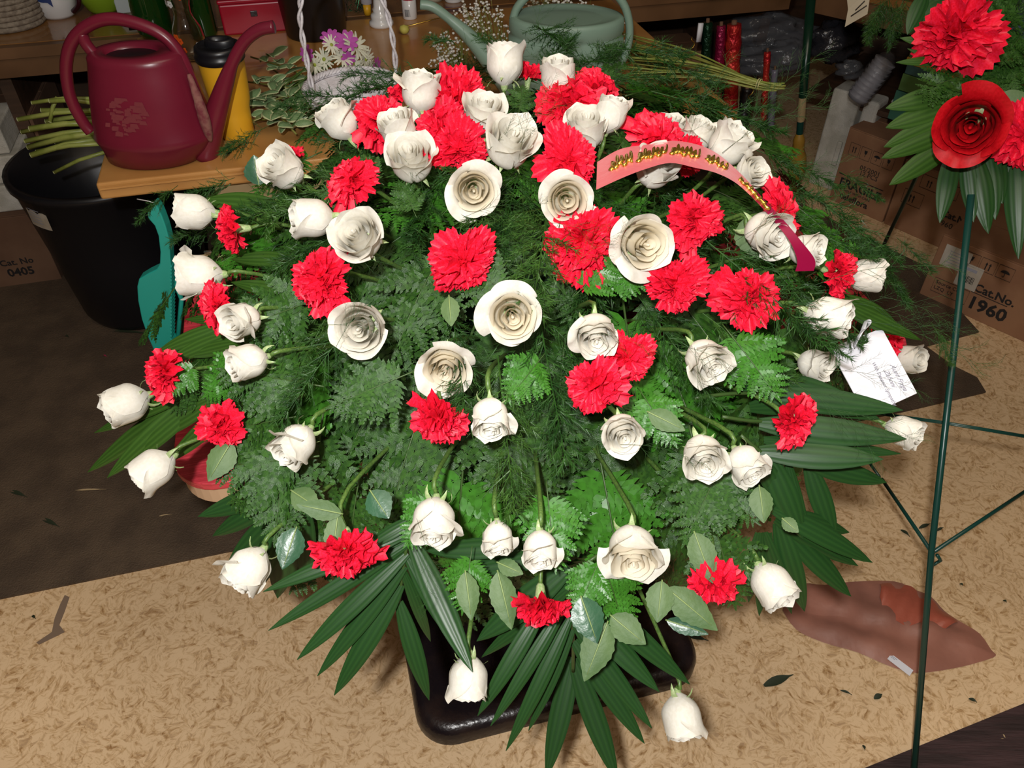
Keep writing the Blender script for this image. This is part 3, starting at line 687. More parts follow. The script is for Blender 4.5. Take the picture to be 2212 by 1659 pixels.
palm('palm frond reaching from the middle down behind the lowest left rosebud', [(1290,1200),(1220,1250),(1180,1290)],
 [(1230,1225,1030,1385,1.6,.03),(1240,1260,1040,1420,1.0,.06),(1180,1290,1060,1500,.8,.05),(1240,1190,960,1240,1.2,.04),(1120,1180,920,1190,1.2,.03)])
palm('palm frond spreading horizontally at right under the white card', [(1560,900),(1640,910),(1720,900)],
 [(1640,850,1950,886,1.5,-.01),(1640,915,1958,948,1.6,-.02),(1650,950,1945,980,1.0,.02),(1640,975,1908,992,1.6,-.02),(1740,1000,1915,1042,1.3,.02),(1640,820,1840,860,1.5,.0),(1680,830,1900,905,1.4,0)])
palm('palm frond with wide leaflets hanging down at the right', [(1600,940),(1660,985),(1740,1000)],
 [(1660,985,1735,1165,1.5,.03),(1700,990,1752,1200,.7,.04),(1745,1000,1805,1170,1.3,.03),(1640,990,1700,1100,1.2,.03)])
palm('palm frond fanning over the floor at the lower right of the spray', [(1600,1080),(1680,1110),(1700,1135)],
 [(1680,1110,1834,1150,1.2,.05),(1670,1100,1884,1215,1.3,.04),(1675,1120,1853,1222,1.2,.05),(1690,1135,1838,1288,1.4,.04),(1680,1130,1738,1320,1.4,.05),(1650,1150,1710,1325,1.0,.06),(1660,1150,1640,1330,1.0,.06),(1640,1150,1617,1300,1.0,.06)])
palm('blurred palm frond pointing down left below the leftmost rose', [(520,840),(450,850),(410,870)],
 [(430,850,232,1032,1.3,.03),(440,860,265,1010,1.2,.04),(415,850,190,1020,1.3,.08),(430,840,205,935,1.0,.08),(470,860,335,948,1.1,.06),(500,870,360,1000,1.2,.06),(540,860,400,970,1.1,.06)], M_palm2)
palm('palm frond drooping below the red table corner at lower left', [(660,1010),(620,1060),(600,1100)],
 [(620,1050,428,1116,1.3,.03),(610,1070,460,1158,1.2,.04),(610,1100,490,1225,1.3,.04),(620,1110,540,1290,1.5,.05),(630,1110,600,1292,1.9,.07),(660,1100,660,1260,1.2,.05)], M_palm)
palm('palm frond arching over the red tabletop beside the teal dustpan', [(560,690),(500,705),(470,720)],
 [(490,700,338,762,1.0,.03),(500,720,360,782,1.0,.03),(520,740,400,770,.9,.04),(540,690,400,690,.8,.06)], M_palm2)
palm('palm leaflets lying towards the work table edge at upper left', [(640,450),(580,445),(540,440)],
 [(600,445,440,432,1.5,.03),(600,460,470,470,1.2,.03),(640,560,500,560,1.0,.05),(660,640,500,610,1.0,.06)], M_palm2)
palm('palm leaflets reaching to the right behind the largest right rosebud', [(1740,680),(1800,680),(1840,690)],
 [(1810,650,1990,735,1.0,.04),(1820,660,1950,725,1.0,.04),(1820,640,1930,690,.9,.05)], M_palm2)
palm('palm frond at the right, flat behind the carnation on the horizontal leaves', [(1500,860),(1580,850),(1650,850)],
 [(1600,840,1790,830,1.3,.05),(1620,880,1800,860,1.3,.05),(1560,1060,1700,1090,1.2,.05)], M_palm)

# ---------------------------------------------------------------- rose leaves
def rose_leaf(bx, by, tx, ty, w_, label, m=None, k=.98, dt=-.01, grp='rose leaves'):
    A = dome(bx, by, k, dt); tA = (A-CAM).dot(FW); B = PT(tx, ty, tA-.01); d = B-A; L = d.length; x = d/L
    nrm = (CAM-A).normalized()+Vector((R.uniform(-.2, .2), 0, R.uniform(0, .3))); z = (nrm-x*nrm.dot(x)).normalized(); y = z.cross(x); rows = []; wm = w_*tA/FPX
    N = 14
    for i in range(N+1):
        f = i/N; ww = wm*.48*(math.sin(PI*f**.8)**.95 if 0 < f < 1 else 0)+.0005; ww *= 1.06 if i % 2 else .97
        rows.append([x*f*L+y*ww*u+z*(-abs(u)*ww*.25+.03*L*math.sin(PI*f)) for u in (-1, -.5, 0, .5, 1)])
    o = tag(MB().grid(rows).obj('rose_leaf', m or M_leaf), label, 'leaf', grp); o.location = A
    MB().tube([x*(f*L)+z*(.03*L*math.sin(PI*max(f, 0))+.0008) for f in (-.03, .04, .25, .5, .7, .88)], [.0010, .0008, .0009, .0007, .0005, .0003], 5).obj('midrib', M_vein, o)
    return o
for a in [(1075,1235,1105,1360,58,'grey green rose leaf hanging left of the bottom carnation'),(1312,1345,1262,1472,70,'rose leaf with pale midrib pointing down left over the palm frond, bottom'),
 (1440,1270,1550,1362,66,'rose leaf pointing right over the tan floor at the bottom'),(1320,1330,1395,1392,62,'rose leaf tucked under the light fern at bottom right'),
 (1430,1255,1420,1345,60,'rose leaf hanging vertically right of the big bottom rose'),(1005,1235,1018,1340,50,'rose leaf hanging left of the long rose stem at the bottom'),
 (730,1110,715,1220,46,'rose leaf lying across the bottom left carnation'),(738,1110,640,1090,44,'rose leaf by the long bare stem at lower left'),
 (630,1060,690,1100,54,'broad rose leaf behind the long bare stem at lower left'),(1610,470,1640,560,70,'broad grey green rose leaf left of the ribbon-side rose'),
 (1640,1050,1650,1130,50,'rose leaf below the two touching roses'),(970,640,975,705,40,'pale rose leaf above the open rose below centre'),
 (1075,1215,1130,1240,36,'small rose leaf curling right at bottom middle'),(1500,1150,1540,1260,60,'matte rose leaf behind the fern at lower right'),
 (500,955,450,1040,60,'triangular rose leaf over the red table corner'),(1400,890,1480,930,46,'pale serrated rose leaf right of the small pointed rose'),(1690,1120,1725,1150,30,'small rose leaf above the lower right palm frond'),
 (1660,520,1700,470,30,'slim rose leaf beside the ribbon at right')]: rose_leaf(*a)
for a in [(560,400,548,335,56,'dark round glossy leaf at far upper left in front of the work table'),(1255,1290,1290,1390,72,'dark blue green leaf beside the bottom carnation'),(1440,1340,1530,1370,34,'dark curled leaf right of the black base'),(800,1060,840,1120,60,'dark wet leaf above the bottom left palm'),(640,1140,610,1230,60,'dark broad leaf behind the lower left rose')]: rose_leaf(*a, m=M_leafd, grp='dark leaves')

# foam mound under the flowers
t = thing('floral_foam_tray', 'green floral foam mound in a tray under the foliage', 'floral foam', (SO.x, SO.y, .722))
MB().prism([(x-.18, y-.11) for x, y in rounded(.36, .22, .03)], 0, .03).obj('tray', M_black, t, bevel=.003)
MB().lathe([(.17, .03), (.18, .07), (.15, .14), (.08, .18), (0, .19)], 24, sx=1, sy=.65).obj('foam', mat('foam_green', (.02, .06, .025), .9), t)

# ---------------------------------------------------------------- ribbon with gold script
def ribbon():
    RD = -.035
    top = [(1290,350,.0),(1340,322,-.02),(1400,312,-.035),(1452,304,-.04),(1505,312,-.04),(1550,332,-.035),(1600,375,-.03),(1650,430,-.03),(1695,478,-.035),(1730,520,-.04),(1760,560,-.04),(1758,585,-.035)]
    bot = [(1288,410,-.03),(1345,384,-.05),(1395,365,-.06),(1448,352,-.06),(1500,362,-.06),(1548,374,-.055),(1592,397,-.04),(1638,440,-.03),(1682,490,-.03),(1708,525,-.035),(1722,562,-.04),(1718,586,-.035)]
    T = spline([dome(x, y, 1, z+RD) for x, y, z in top], 5); B = spline([dome(x, y, 1, z+RD) for x, y, z in bot], 5)
    rows = [[a.lerp(b, s/4) for s in range(5)] for a, b in zip(T, B)]
    n = len(rows); cut = int(n*.60)
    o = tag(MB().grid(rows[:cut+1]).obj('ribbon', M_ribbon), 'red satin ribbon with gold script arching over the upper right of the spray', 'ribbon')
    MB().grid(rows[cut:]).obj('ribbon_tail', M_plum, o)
    mb = MB()
    def RP(i, s_):
        i = max(0, min(i, n-1.001)); k = int(i); fr = i-k; p = T[k].lerp(T[k+1], fr).lerp(B[k].lerp(B[k+1], fr), s_); return p+(CAM-p).normalized()*.0025
    def stroke(pts, r=.0022): mb.tube([RP(i, s_) for i, s_ in spline2(pts)], r*1.15, 6, flat=.35)
    def spline2(pts): return [(v.x, v.y) for v in spline([Vector((x, y, 0)) for x, y in pts], 5)]
    for i0, n_ in ((3.0, 17), (8.2, 22), (15.0, 22), (22.5, 16), (30., 22)):
        q = random.Random(int(i0)); pts = []
        for k in range(n_*3):
            ph = k*.62; am = .15+.07*math.sin(k*.37+i0); pts.append((i0+k*(.085 if i0 < 20 else .10)+.42*math.sin(ph), .42+am*math.cos(ph)))
        P_ = [RP(i, s_) for i, s_ in pts if i < n-2]; mb.tube(P_, [.0016+.0016*abs(math.sin(k*.31+1)) for k in range(len(P_))], 5, flat=.5)
    mb.obj('gold_script', M_gold, o)
ribbon()

# ---------------------------------------------------------------- gift card
def card():
    c = [PT(1792,752,1.03), PT(1905,709,1.05), PT(1981,849,.99), PT(1872,899,.97)]
    n = (c[1]-c[0]).cross(c[3]-c[0]).normalized(); n = n if n.dot(CAM-c[0]) > 0 else -n
    x = (c[2]-c[1]).normalized(); z = n; y = z.cross(x)     # writing runs along the long downward side
    o = thing('gift_card', 'white message card tied on with silver ribbon at the right of the spray', 'card', c[0])
    cc = [p-c[0] for p in c]; mb = MB(); mb.add([p for p in cc]+[p-n*.0012 for p in cc], [(0, 1, 2, 3), (4, 5, 6, 7), (0, 1, 5, 4), (1, 2, 6, 5), (2, 3, 7, 6), (3, 0, 4, 7)]); mb.obj('card', M_card, o, False)
    def TM(px, py, s=1): p = PT(px, py, 1.01)-c[0]; p -= n*((p).dot(n)-.0006); return Matrix.Translation(p) @ Matrix(((x.x, y.x, z.x, 0), (x.y, y.y, z.y, 0), (x.z, y.z, z.z, 0), (0, 0, 0, 1)))
    text('With Deepest Sympathy', .0068, M_greyink, TM(1888,775), o, 'printed_text')
    text('Aunt Fryga', .0092, M_greyink, TM(1926,782), o, 'handwriting', shear=.4); text('Zahoni', .0092, M_greyink, TM(1908,800), o, 'handwriting', shear=.4)
    rows = [PT(1848,740,1.02), PT(1862,715,1.0), PT(1872,692,1.01), PT(1878,700,1.01), PT(1858,722,.99), PT(1845,747,1.01)]
    MB().tube([p-c[0] for p in spline(rows, 5)], .0035, 6, flat=.2).obj('ribbon_tie', M_wired, o)
card()
# ================================================================= things on the work table
def place(o, P): o.location = P; return o
# maroon watering can
c = PZ(340, 350, .75); c = Vector((c.x, c.y+.03, .75))
t = thing('watering_can', 'maroon plastic watering can with a pale stain on the work table corner', 'watering can', c)
pr = [(.098,0,-.012),(.110,.004,-.012),(.124,.03,.0),(.135,.052,.004),(.139,.060,.005),(.134,.070,.005),(.129,.11,.007),(.120,.16,.010),(.110,.20,.012),(.104,.225,.013),(.103,.234,.013),(.099,.238,.013),(.090,.243,.013),(.060,.243,.005),(.055,.232,.005)]
MB().lathe([(r, z) for r, z, o_ in pr], 40, sx=1, sy=.70, off=[o_ for r, z, o_ in pr]).obj('body', M_maroon, t)
MB().lathe([(0, .231), (.055, .233)], 24, sy=.7, c=(.005, 0, 0)).obj('dark_opening', M_black, t)
yy = c.y
def LP(px, py, dy=0): return PY(px, py, yy+dy)-c
MB().tube(spline([LP(458,318), LP(436,240), LP(412,170), LP(385,112), LP(345,72), LP(280,46), LP(225,42), LP(180,62), LP(152,98), LP(143,150), LP(152,210), LP(178,262), LP(196,285)], 5), [.007]*4+[.010]*4+[.013]*53, 10).obj('handle', M_maroon, t)
MB().tube(spline([LP(176,72), LP(186,95), LP(208,122)], 5), .0125, 10).obj('handle_strut', M_maroon, t)
sp = spline([LP(440,335), LP(462,260), LP(485,185), LP(505,130), LP(530,88), LP(560,65), LP(592,58)], 5)
MB().tube(sp, [.033-.020*min(1, i/14) for i in range(len(sp))], 14).obj('spout', M_maroon, t)
MB().tube(spline([LP(408,160,-.03), LP(428,215,-.035), LP(445,270,-.035), LP(455,305,-.03)], 5), [.004, .006, .007, .008, .010, .010, .012, .012, .013, .013, .012, .011, .010, .008, .006, .004], 8).obj('scale_crust', M_dirt, t)
def patch(px, py, w_, h_, yfront):
    q = random.Random(4); V = []; mb = MB()
    for k in range(60):
        a = q.uniform(0, 6.28); r = q.random()**.6; x = px+math.cos(a)*r*w_; y = py+math.sin(a)*r*h_*(.5+.5*(1))
        p = PY(x, y, yfront)-c; h = p.z; xo = p.x-.008
        ry = .70*math.sqrt(max(.0, (.139-.19*max(0, h-.06))**2-xo*xo)); p.y = -ry-.0008
        s = q.uniform(.004, .012); mb.add([p+Vector((-s, .0, -s*.4)), p+Vector((s, 0, -s*.6)), p+Vector((s*.8, 0, s*.5)), p+Vector((-s*.6, 0, s*.6))], [(0, 1, 2, 3)])
    return mb
patch(268, 255, 45, 38, yy-.09).obj('faded_print', mat('faded_print', (.19, .030, .040), .5), t, False)
# yellow tumbler
p = PZ(508, 306, .75); p.y += .035
t = thing('tumbler', 'yellow travel tumbler with black lid beside the maroon watering can', 'tumbler', p)
MB().lathe([(0,0),(.037,0),(.039,.003),(.040,.055),(.041,.072),(.046,.090),(.048,.11),(.051,.16),(.052,.188)], 32).obj('cup', M_yellow, t)
MB().lathe([(.053,.182),(.056,.186),(.056,.196),(.052,.200),(.054,.206),(.052,.214),(.045,.218),(.043,.212),(0,.212)], 32).obj('lid', M_black, t)
MB().lathe([(.034,.212),(.034,.224),(.030,.228),(.022,.226),(.020,.214)], 24, sx=1, sy=.6, c=(.004, .006, 0)).obj('lid_spout', M_black, t)
# white wicker basket
p = PZ(766, 300, .75); p.y += .06
t = thing('wicker_basket', 'small white wicker basket with tall braided handle on the work table', 'basket', p); t.scale = (.98, .98, .80)
def rimr(z): return .072+.042*z/.125
strands = MB()
MB().lathe([(0, .003), (.07, .003), (.07, .012), (.109, .12), (.105, .12), (.066, .014), (0, .010)], 40).obj('liner', M_wick, t)
for k in range(11):
    z = .008+k*.0115; pts = []; N = 56
    for i in range(N+1):
        a = 2*PI*i/N; r = rimr(z)+.0028*math.sin(14*a*2+(PI if k % 2 else 0)); pts.append((r*math.cos(a), r*math.sin(a), z))
    MB().tube(pts, .0055, 6, cap=False).obj('weaver', M_wick, t)
for s in (0, 1, 2):
    pts = []
    for i in range(121):
        a = 2*PI*i/120; ph = 22*a+s*2*PI/3; pts.append(((.114+.006*math.cos(ph))*math.cos(a), (.114+.006*math.cos(ph))*math.sin(a), .131+.0055*math.sin(ph)))
    MB().tube(pts, .0045, 5, cap=False).obj('rim_braid', M_wick, t)
for k in range(24):
    a = 2*PI*k/24; MB().tube([(rimr(z)*math.cos(a)*1.03, rimr(z)*math.sin(a)*1.03, z) for z in (.002, .06, .125)], .003, 5).obj('stake', M_wick, t)
ha = [(-.096, 0, .10), (-.098, 0, .22), (-.096, 0, .34), (-.07, 0, .42), (0, 0, .46), (.07, 0, .43), (.10, 0, .34), (.11, 0, .22), (.105, 0, .10)]
hp = spline([(x*math.cos(.25), x*math.sin(.25), z) for x, y, z in ha], 12)
for s in (0, 1):
    MB().tube([p_+Vector((math.cos(i*.55+s*PI)*.004, math.sin(i*.55+s*PI)*.004, 0)) for i, p_ in enumerate(hp)], .0052, 6, flat=.7).obj('handle_strand', M_wick, t)
# sage watering can
p = Vector((.135, 2.06, .75))
t = thing('watering_can', 'sage green plastic watering can with ribbed oval body behind the top roses', 'watering can', p)
pr = [(.132,0),(.140,.008),(.142,.05),(.138,.056),(.138,.064),(.143,.070),(.143,.112),(.139,.118),(.139,.126),(.144,.132),(.144,.165),(.139,.171),(.139,.177),(.143,.183),(.142,.205),(.138,.213),(.128,.216),(.120,.212),(.09,.209)]
MB().lathe(pr, 48, sx=1, sy=.68).obj('body', M_sage, t)
MB().lathe([(0, .2085), (.092, .209)], 32, sy=.68).obj('lid', M_sage, t)
def LP(px, py, dy=0): return PY(px, py, 2.06+dy)-p
MB().tube(spline([LP(1108,42), LP(1120,12), LP(1160,-25), LP(1230,-50), LP(1300,-35), LP(1345,5), LP(1360,60), LP(1352,115), LP(1328,158)], 5), .0125, 10, flat=.8).obj('handle', M_sage, t)
sp = spline([LP(1105,190), LP(1065,140), LP(1015,80), LP(970,40), LP(935,15), LP(908,10)], 5)
MB().tube(sp, [.032-.020*min(1, i/15) for i in range(len(sp))], 12).obj('spout', M_sage, t)
# glass things at the left back
def lathe_thing(name, label, cat, px, py, prof, m, z=.75, part='body', dy=0, extra=None, group=None, n=28, solid=False):
    q = PZ(px, py, z); q.y += dy
    o = tag(MB().lathe(prof, n).obj(name, m), label, cat, group); o.location = q
    if solid: s_ = o.modifiers.new('s', 'SOLIDIFY'); s_.thickness = .003
    return o
hv = lathe_thing('hurricane_vase', 'clear glass vase with narrow waist and printed flowers between green vases', 'vase', 420, 128, [(0,.004),(.030,.004),(.034,.01),(.040,.03),(.044,.06),(.040,.09),(.028,.115),(.024,.13),(.026,.15),(.034,.18),(.035,.22)], M_glass, solid=True)
q = random.Random(9)
for k in range(16):
    a = -1.6+q.uniform(-1.2, 1.2); z = q.choice((.05, .065, .04, .075, .16, .18)); r = (.046 if z < .1 else .036)
    M = Matrix.Translation((r*math.cos(a), r*math.sin(a), z)) @ Matrix.Rotation(a, 4, 'Z') @ Matrix.Rotation(PI/2, 4, 'Y')
    mbp = MB()
    for j in range(5): mbp.lathe([(0, .001), (.0045, .0005)], 8, c=(.0055*math.cos(j*1.26), .0055*math.sin(j*1.26), 0))
    obj('printed_flower' if k % 2 else 'printed_leaf', mbp.mesh('p', (M_pet, M_calyx, M_white)[k % 3]), hv, M)
lathe_thing('glass_vase', 'wide dark green glass vase behind the maroon watering can handle', 'vase', 340, 78, [(0,.004),(.045,.004),(.052,.02),(.055,.08),(.05,.14),(.06,.2)], M_gglass, solid=True)
lathe_thing('glass_vase', 'dark green glass vase right behind the clear printed vase', 'vase', 445, 82, [(0,.004),(.035,.004),(.038,.02),(.038,.12),(.036,.2)], M_gglass, solid=True)
# items on the back counter, left
q_ = PZ(18, 70, .75); q_.y += .08; q_.x -= .03
t = thing('rope_basket', 'round basket of off-white coiled rope at the top left corner', 'basket', q_)
for k in range(13):
    z = .01+k*.0155; MB().tube([((.10+.012*k/12)*math.cos(a*PI/16), (.10+.012*k/12)*math.sin(a*PI/16), z) for a in range(33)], .0095, 6, cap=False).obj('rope_coil', mat('rope', (.30, .25, .19), .9, noise=60, col2=(.20, .16, .12), bump=(80, .5)), t)
MB().lathe([(0, .0), (.10, .0)], 24).obj('bottom', M_cartond, t)
q_ = PZ(115, 45, .75); q_.y += .05
t = thing('fish_mug', 'white glazed mug with a painted blue fish on the back counter', 'mug', q_)
MB().lathe([(0,0),(.045,0),(.055,.01),(.066,.05),(.072,.09),(.075,.16),(.07,.16),(.066,.06),(0,.02)], 32).obj('cup', M_white, t)
mb = MB(); N = 14
rows = []
for i in range(N+1):
    f = i/N; a = -2.35+f*1.15; h = .016*math.sin(PI*min(1, f*1.15))**.6 if f < .82 else .004+.05*(f-.82); zc = .105-.045*f
    rows.append([Vector(((.0735+.001)*math.cos(a), .0745*math.sin(a), zc+h*u)) for u in (-1, 0, 1)])
MB().grid(rows).obj('painted_fish', M_blue, t)
MB().tube(spline([(.06, -.02, .02), (.095, -.035, .05), (.10, -.035, .10), (.09, -.03, .16)], 6), .008, 8).obj('dark_handle', mat('maroon_glaze', (.03, .004, .01), .2), t)
q_ = PZ(212, 36, .75); q_.y += .06
t = thing('lime_bowl', 'lime green ceramic bowl behind the maroon can handle', 'bowl', q_)
MB().lathe([(0,0),(.04,0),(.05,.01),(.07,.05),(.08,.10),(.076,.10),(.065,.055),(0,.012)], 32).obj('bowl', M_lime, t)
t = tag(MB().box((0, 0, .03), (.05, .04, .06), .3).obj('paper_cup_block', mat('pale_block', (.45, .50, .50), .7), bevel=.004), 'small pale square block next to the lime bowl', 'block'); t.location = PZ(272, 25, .75)
q_ = PZ(178, 62, .75); mb = MB(); [mb.tube(spline([(-.02+k*.014, 0, .004), (-.012+k*.014, .004, .012), (-.005+k*.014, 0, .004)], 4), .004, 6) for k in range(4)]
o = tag(MB().tube([(0, 0, .006), (.04, .01, .006)], .006, 8).obj('metal_clip', M_base), 'small dark metal clip on the table edge under the can handle', 'clip'); o.location = PZ(280, 66, .755)
# red metal box, black bucket
q_ = PZ(545, 74, .75); q_.y += .07
t = thing('cash_box', 'dark red metal box with papers on top, left of the black bucket', 'box', q_, A0)
MB().box((0, 0, .045), (.20, .13, .09)).obj('body', M_redbox, t, bevel=.006); MB().box((0, 0, .096), (.204, .134, .012)).obj('lid', M_redbox, t, bevel=.004)
MB().box((0, -.068, .06), (.02, .006, .016)).obj('latch', M_base, t, bevel=.001)
o = tag(MB().box((0, 0, 0), (.14, .09, .006), .5).obj('paper_stack', mat('paper', (.55, .48, .36), .8), bevel=.001), 'folded paper lying on the dark red metal box', 'paper'); o.location = q_+Vector((.01, -.005, .106))
q_ = PZ(675, 88, .75); q_.y += .07
t = thing('bucket', 'matte black flower bucket on the work table behind the wicker basket', 'bucket', q_)
MB().lathe([(0,0),(.088,0),(.092,.006),(.112,.24),(.118,.25),(.116,.256),(.108,.25),(.088,.01),(0,.008)], 32).obj('body', M_black, t)
MB().tube([(.115*math.cos(a*PI/16), .115*math.sin(a*PI/16), .25) for a in range(33)], .004, 6, cap=False).obj('rim', M_black, t)
# candlestick, bottles
lathe_thing('candlestick', 'white turned candlestick base standing right of the green tinsel', 'candlestick', 822, 62, [(0,0),(.036,0),(.039,.006),(.038,.014),(.030,.02),(.032,.028),(.030,.036),(.022,.042),(.024,.05),(.020,.056),(.017,.09),(.019,.16),(.028,.2)], M_white, dy=.03)
q_ = PZ(790, 42, .75); q_.y += .05
t = thing('paint_tube', 'pale lotion tube with a yellow cap behind the candlestick', 'tube', q_)
MB().lathe([(0, .0), (.012, .0), (.013, .03), (.0, .031)], 16).obj('yellow_cap', M_yellow, t); MB().lathe([(.012, .031), (.018, .035), (.020, .1), (.020, .18), (0, .18)], 16, sy=.6).obj('tube', mat('pale_tube', (.50, .48, .52), .4), t)
q_ = PZ(884, 46, .75); q_.y += .03
t = thing('spray_bottle', 'white bottle with red shoulder and barcode, left of the sage spout', 'bottle', q_)
MB().lathe([(0,0),(.021,0),(.023,.003),(.023,.075),(.0,.076)], 24).obj('bottle', M_white, t); MB().lathe([(.0235,.06),(.0235,.085),(.016,.10),(.012,.12),(0,.12)], 24).obj('red_shoulder', M_redbox, t)
for k in range(7): MB().box((-.012+.003*k, -.0215-.0006*(3-abs(3-k)), .022), (.0012+.0006*(k % 2), .001, .022)).obj('barcode_bar', M_ink, t)
q_ = PZ(978, 10, .75); q_.y += .04
t = thing('paint_jar', 'small jar with bright blue lid behind the sage watering can spout', 'jar', q_)
MB().lathe([(0,0),(.028,0),(.03,.004),(.03,.02)], 24).obj('jar', M_white, t); MB().lathe([(.031,.012),(.031,.035),(0,.036)], 24).obj('blue_lid', mat('lid_blue', (.02, .04, .30), .4), t)
o = tag(MB().lathe([(0,0),(.03,0),(.033,.01),(.033,.06),(.0,.062)], 24).obj('cream_jar', mat('cream_jar', (.45, .40, .30), .4)), 'cream coloured jar between the red-shouldered bottle and the blue lid', 'jar'); o.location = PZ(935, 8, .75)+Vector((0, .04, 0))
# tinsel
q_ = PZ(768, 38, .75); q_.y += .06; mb = MB(); q = random.Random(2)
for k in range(260):
    a = q.uniform(0, 6.28); r = q.uniform(0, .045); z = q.uniform(.0, .16); p0 = Vector((r*math.cos(a), r*math.sin(a)*.6, z)); d = Vector((q.uniform(-1, 1), q.uniform(-1, 1), q.uniform(-1.4, .4))).normalized()*q.uniform(.02, .04); s_ = d.cross(Vector((0, 1, .3))).normalized()*.0009
    if (p0+d).z < .001: d.z = -p0.z+.002
    mb.add([p0-s_, p0+s_, p0+d], [(0, 1, 2)])
o = tag(mb.obj('tinsel', M_tinsel, None, False), 'bundle of shiny green tinsel left of the candlestick', 'tinsel', kind='stuff'); o.location = q_
# thin metal ruler / tray edge
a_, b_ = PZ(866, 60, .753), PZ(1045, 14, .753); o = tag(MB().tube([Vector(), b_-a_], .003, 6, flat=.5).obj('brass_rod', M_gold), 'thin brass rod lying on the work table by the bottles', 'rod'); o.location = a_
# ------------------------------------------------ daisies and purple flowers behind the basket
DPET = MB()
def daisy_mesh(m, n, L, w_):
    mb = MB()
    for k in range(n):
        a = 2*PI*k/n+.1*(k % 2); c_, s_ = math.cos(a), math.sin(a); rows = []
        for j in range(5):
            f = j/4; ww = w_*(math.sin(PI*(.15+.75*f)))**.6; x = .12+L*f; rows.append([Vector((x*c_-u*ww*s_, x*s_+u*ww*c_, .12*math.sin(f*2)-.02*abs(u)+(.02 if k % 2 else 0))) for u in (-1, 0, 1)])
        mb.grid(rows)
    return mb.mesh('petals', m)
DW = daisy_mesh(M_daisy, 16, .88, .10); DP = daisy_mesh(M_purple, 9, .85, .24); DC = MB().lathe([(0, .10), (.12, .09), (.19, .03), (.15, -.06), (.05, -.14), (0, -.15)], 14)
DCm = DC.mesh('centre', mat('daisy_centre', (.30, .36, .04), .7))
DG = MB().lathe([(.04, -.2), (.16, -.08), (.20, .0), (.05, .01)], 12).mesh('calyx', M_calyx)
k = 0
for px, py, sz, wh, dx, dy, lb in ((716,97,36,1,.3,-.3,'upper left'),(768,100,58,1,.6,-.5,'largest'),(700,128,40,1,-.3,.0,'left'),(740,125,42,1,.1,-.6,'middle'),(762,138,46,1,.5,.0,'lower middle'),(790,128,44,1,.8,.1,'right'),(795,150,40,1,.8,.3,'lowest right'),(680,140,38,1,-.4,.2,'lowest left'),
     (715,84,40,0,-.1,-.6,'upper left'),(748,90,44,0,.1,-.5,'upper right'),(812,146,38,0,.9,.1,'far right'),(664,116,34,0,-.7,0,'far left'),(752,126,28,0,.3,.3,'middle')):
    P = PY(px, py, 2.02+.01*(k % 3)); t_ = (P-CAM).dot(FW); s = sz*t_/FPX/2*1.2; ax = aim(P, dx, dy); M = frame(ax, (1, .3, .2), P, s)
    o = thing('daisy' if wh else 'stock_flower', ('white daisy, %s of the bunch behind the wicker basket' if wh else 'purple blossom, %s of the bunch behind the wicker basket') % lb, 'flower', M=M, group='cut flowers behind the wicker basket')
    obj('petals', DW if wh else DP, o, Matrix.Translation((0, 0, .02)));
    if wh: obj('centre', DCm, o)
    obj('calyx', DG, o)
    E = PZ(590+10*(k % 4), 190+5*(k % 5), .765); iv = M.inverted(); MB().tube([iv @ p_ for p_ in spline([P-ax*s*.12, P-ax*.03, P.lerp(E, .5)+Vector((0, 0, -.01)), E], 4)], .0018/s, 5).obj('stem', M_stem, o); k += 1
# small yellow flower head lying by the bottles
o = tag(MB().lathe([(0, 0), (.012, .002), (.016, .012), (.012, .022), (0, .026)], 14).obj('flower_head', mat('yellow_bud', (.55, .50, .10), .6)), 'small yellow flower head on the table left of the sage spout', 'flower'); o.location = PZ(874, 72, .752)
# ------------------------------------------------ variegated foliage branches on the table
def vleaf():
    V = MB(); E = MB(); rows = []; rows2 = []
    for j in range(9):
        f = j/8; ww = .25*math.sin(PI*min(.995, max(.005, f**.85)))**.7+.004; z = .10*math.sin(PI*f)
        rows.append([Vector((f, u*ww, z-.06*abs(u))) for u in (-.74, -.35, 0, .35, .74)])
        for s in (-1, 1): pass
        rows2.append([ww, f, z])
    V.grid(rows)
    for s in (-1, 1): E.grid([[Vector((f, s*ww*.74, z-.045)), Vector((f+.01, s*ww*(1+.06*(i % 2)), z-.065))] for i, (ww, f, z) in enumerate(rows2)])
    return V.mesh('leaf', M_varieg), E.mesh('leaf_edge', M_varedge)
VL, VE = vleaf()
q = random.Random(12); bi = 0
for (bx, by, tx, ty, lb) in ((560,130,690,180,'back'),(545,180,700,215,'upper'),(540,235,690,200,'middle'),(545,262,700,262,'lower'),(560,215,640,290,'front'),(600,160,690,250,'right')):
    A, B = PZ(bx, by, .775), PZ(tx, ty, .775); o = thing('variegated_branch', 'cut branch of cream-edged leaves on the table left of the basket, %s one' % lb, 'foliage', A, group='cut variegated branches'); d = B-A; L = d.length; bi += 1
    MB().tube([-d*.15, d*.5+Vector((0, 0, .01)), d], .0025, 5).obj('stem', M_thinstalk, o)
    for k in range(17):
        f = k/16; a = math.atan2(d.y, d.x)+(-1)**k*q.uniform(.4, 1.3)+q.uniform(-.4, .4); Ls = q.uniform(.042, .062); tl = q.uniform(-.5, .15)
        M = Matrix.Translation(d*f+Vector((0, 0, q.uniform(-.004, .03)))) @ Matrix.Rotation(a, 4, 'Z') @ Matrix.Rotation(tl, 4, 'Y') @ Matrix.Rotation(q.uniform(-.6, .6), 4, 'X') @ Matrix.Scale(Ls, 4)
        l_ = obj('leaf', VL, o, M); obj('leaf_edge', VE, l_)
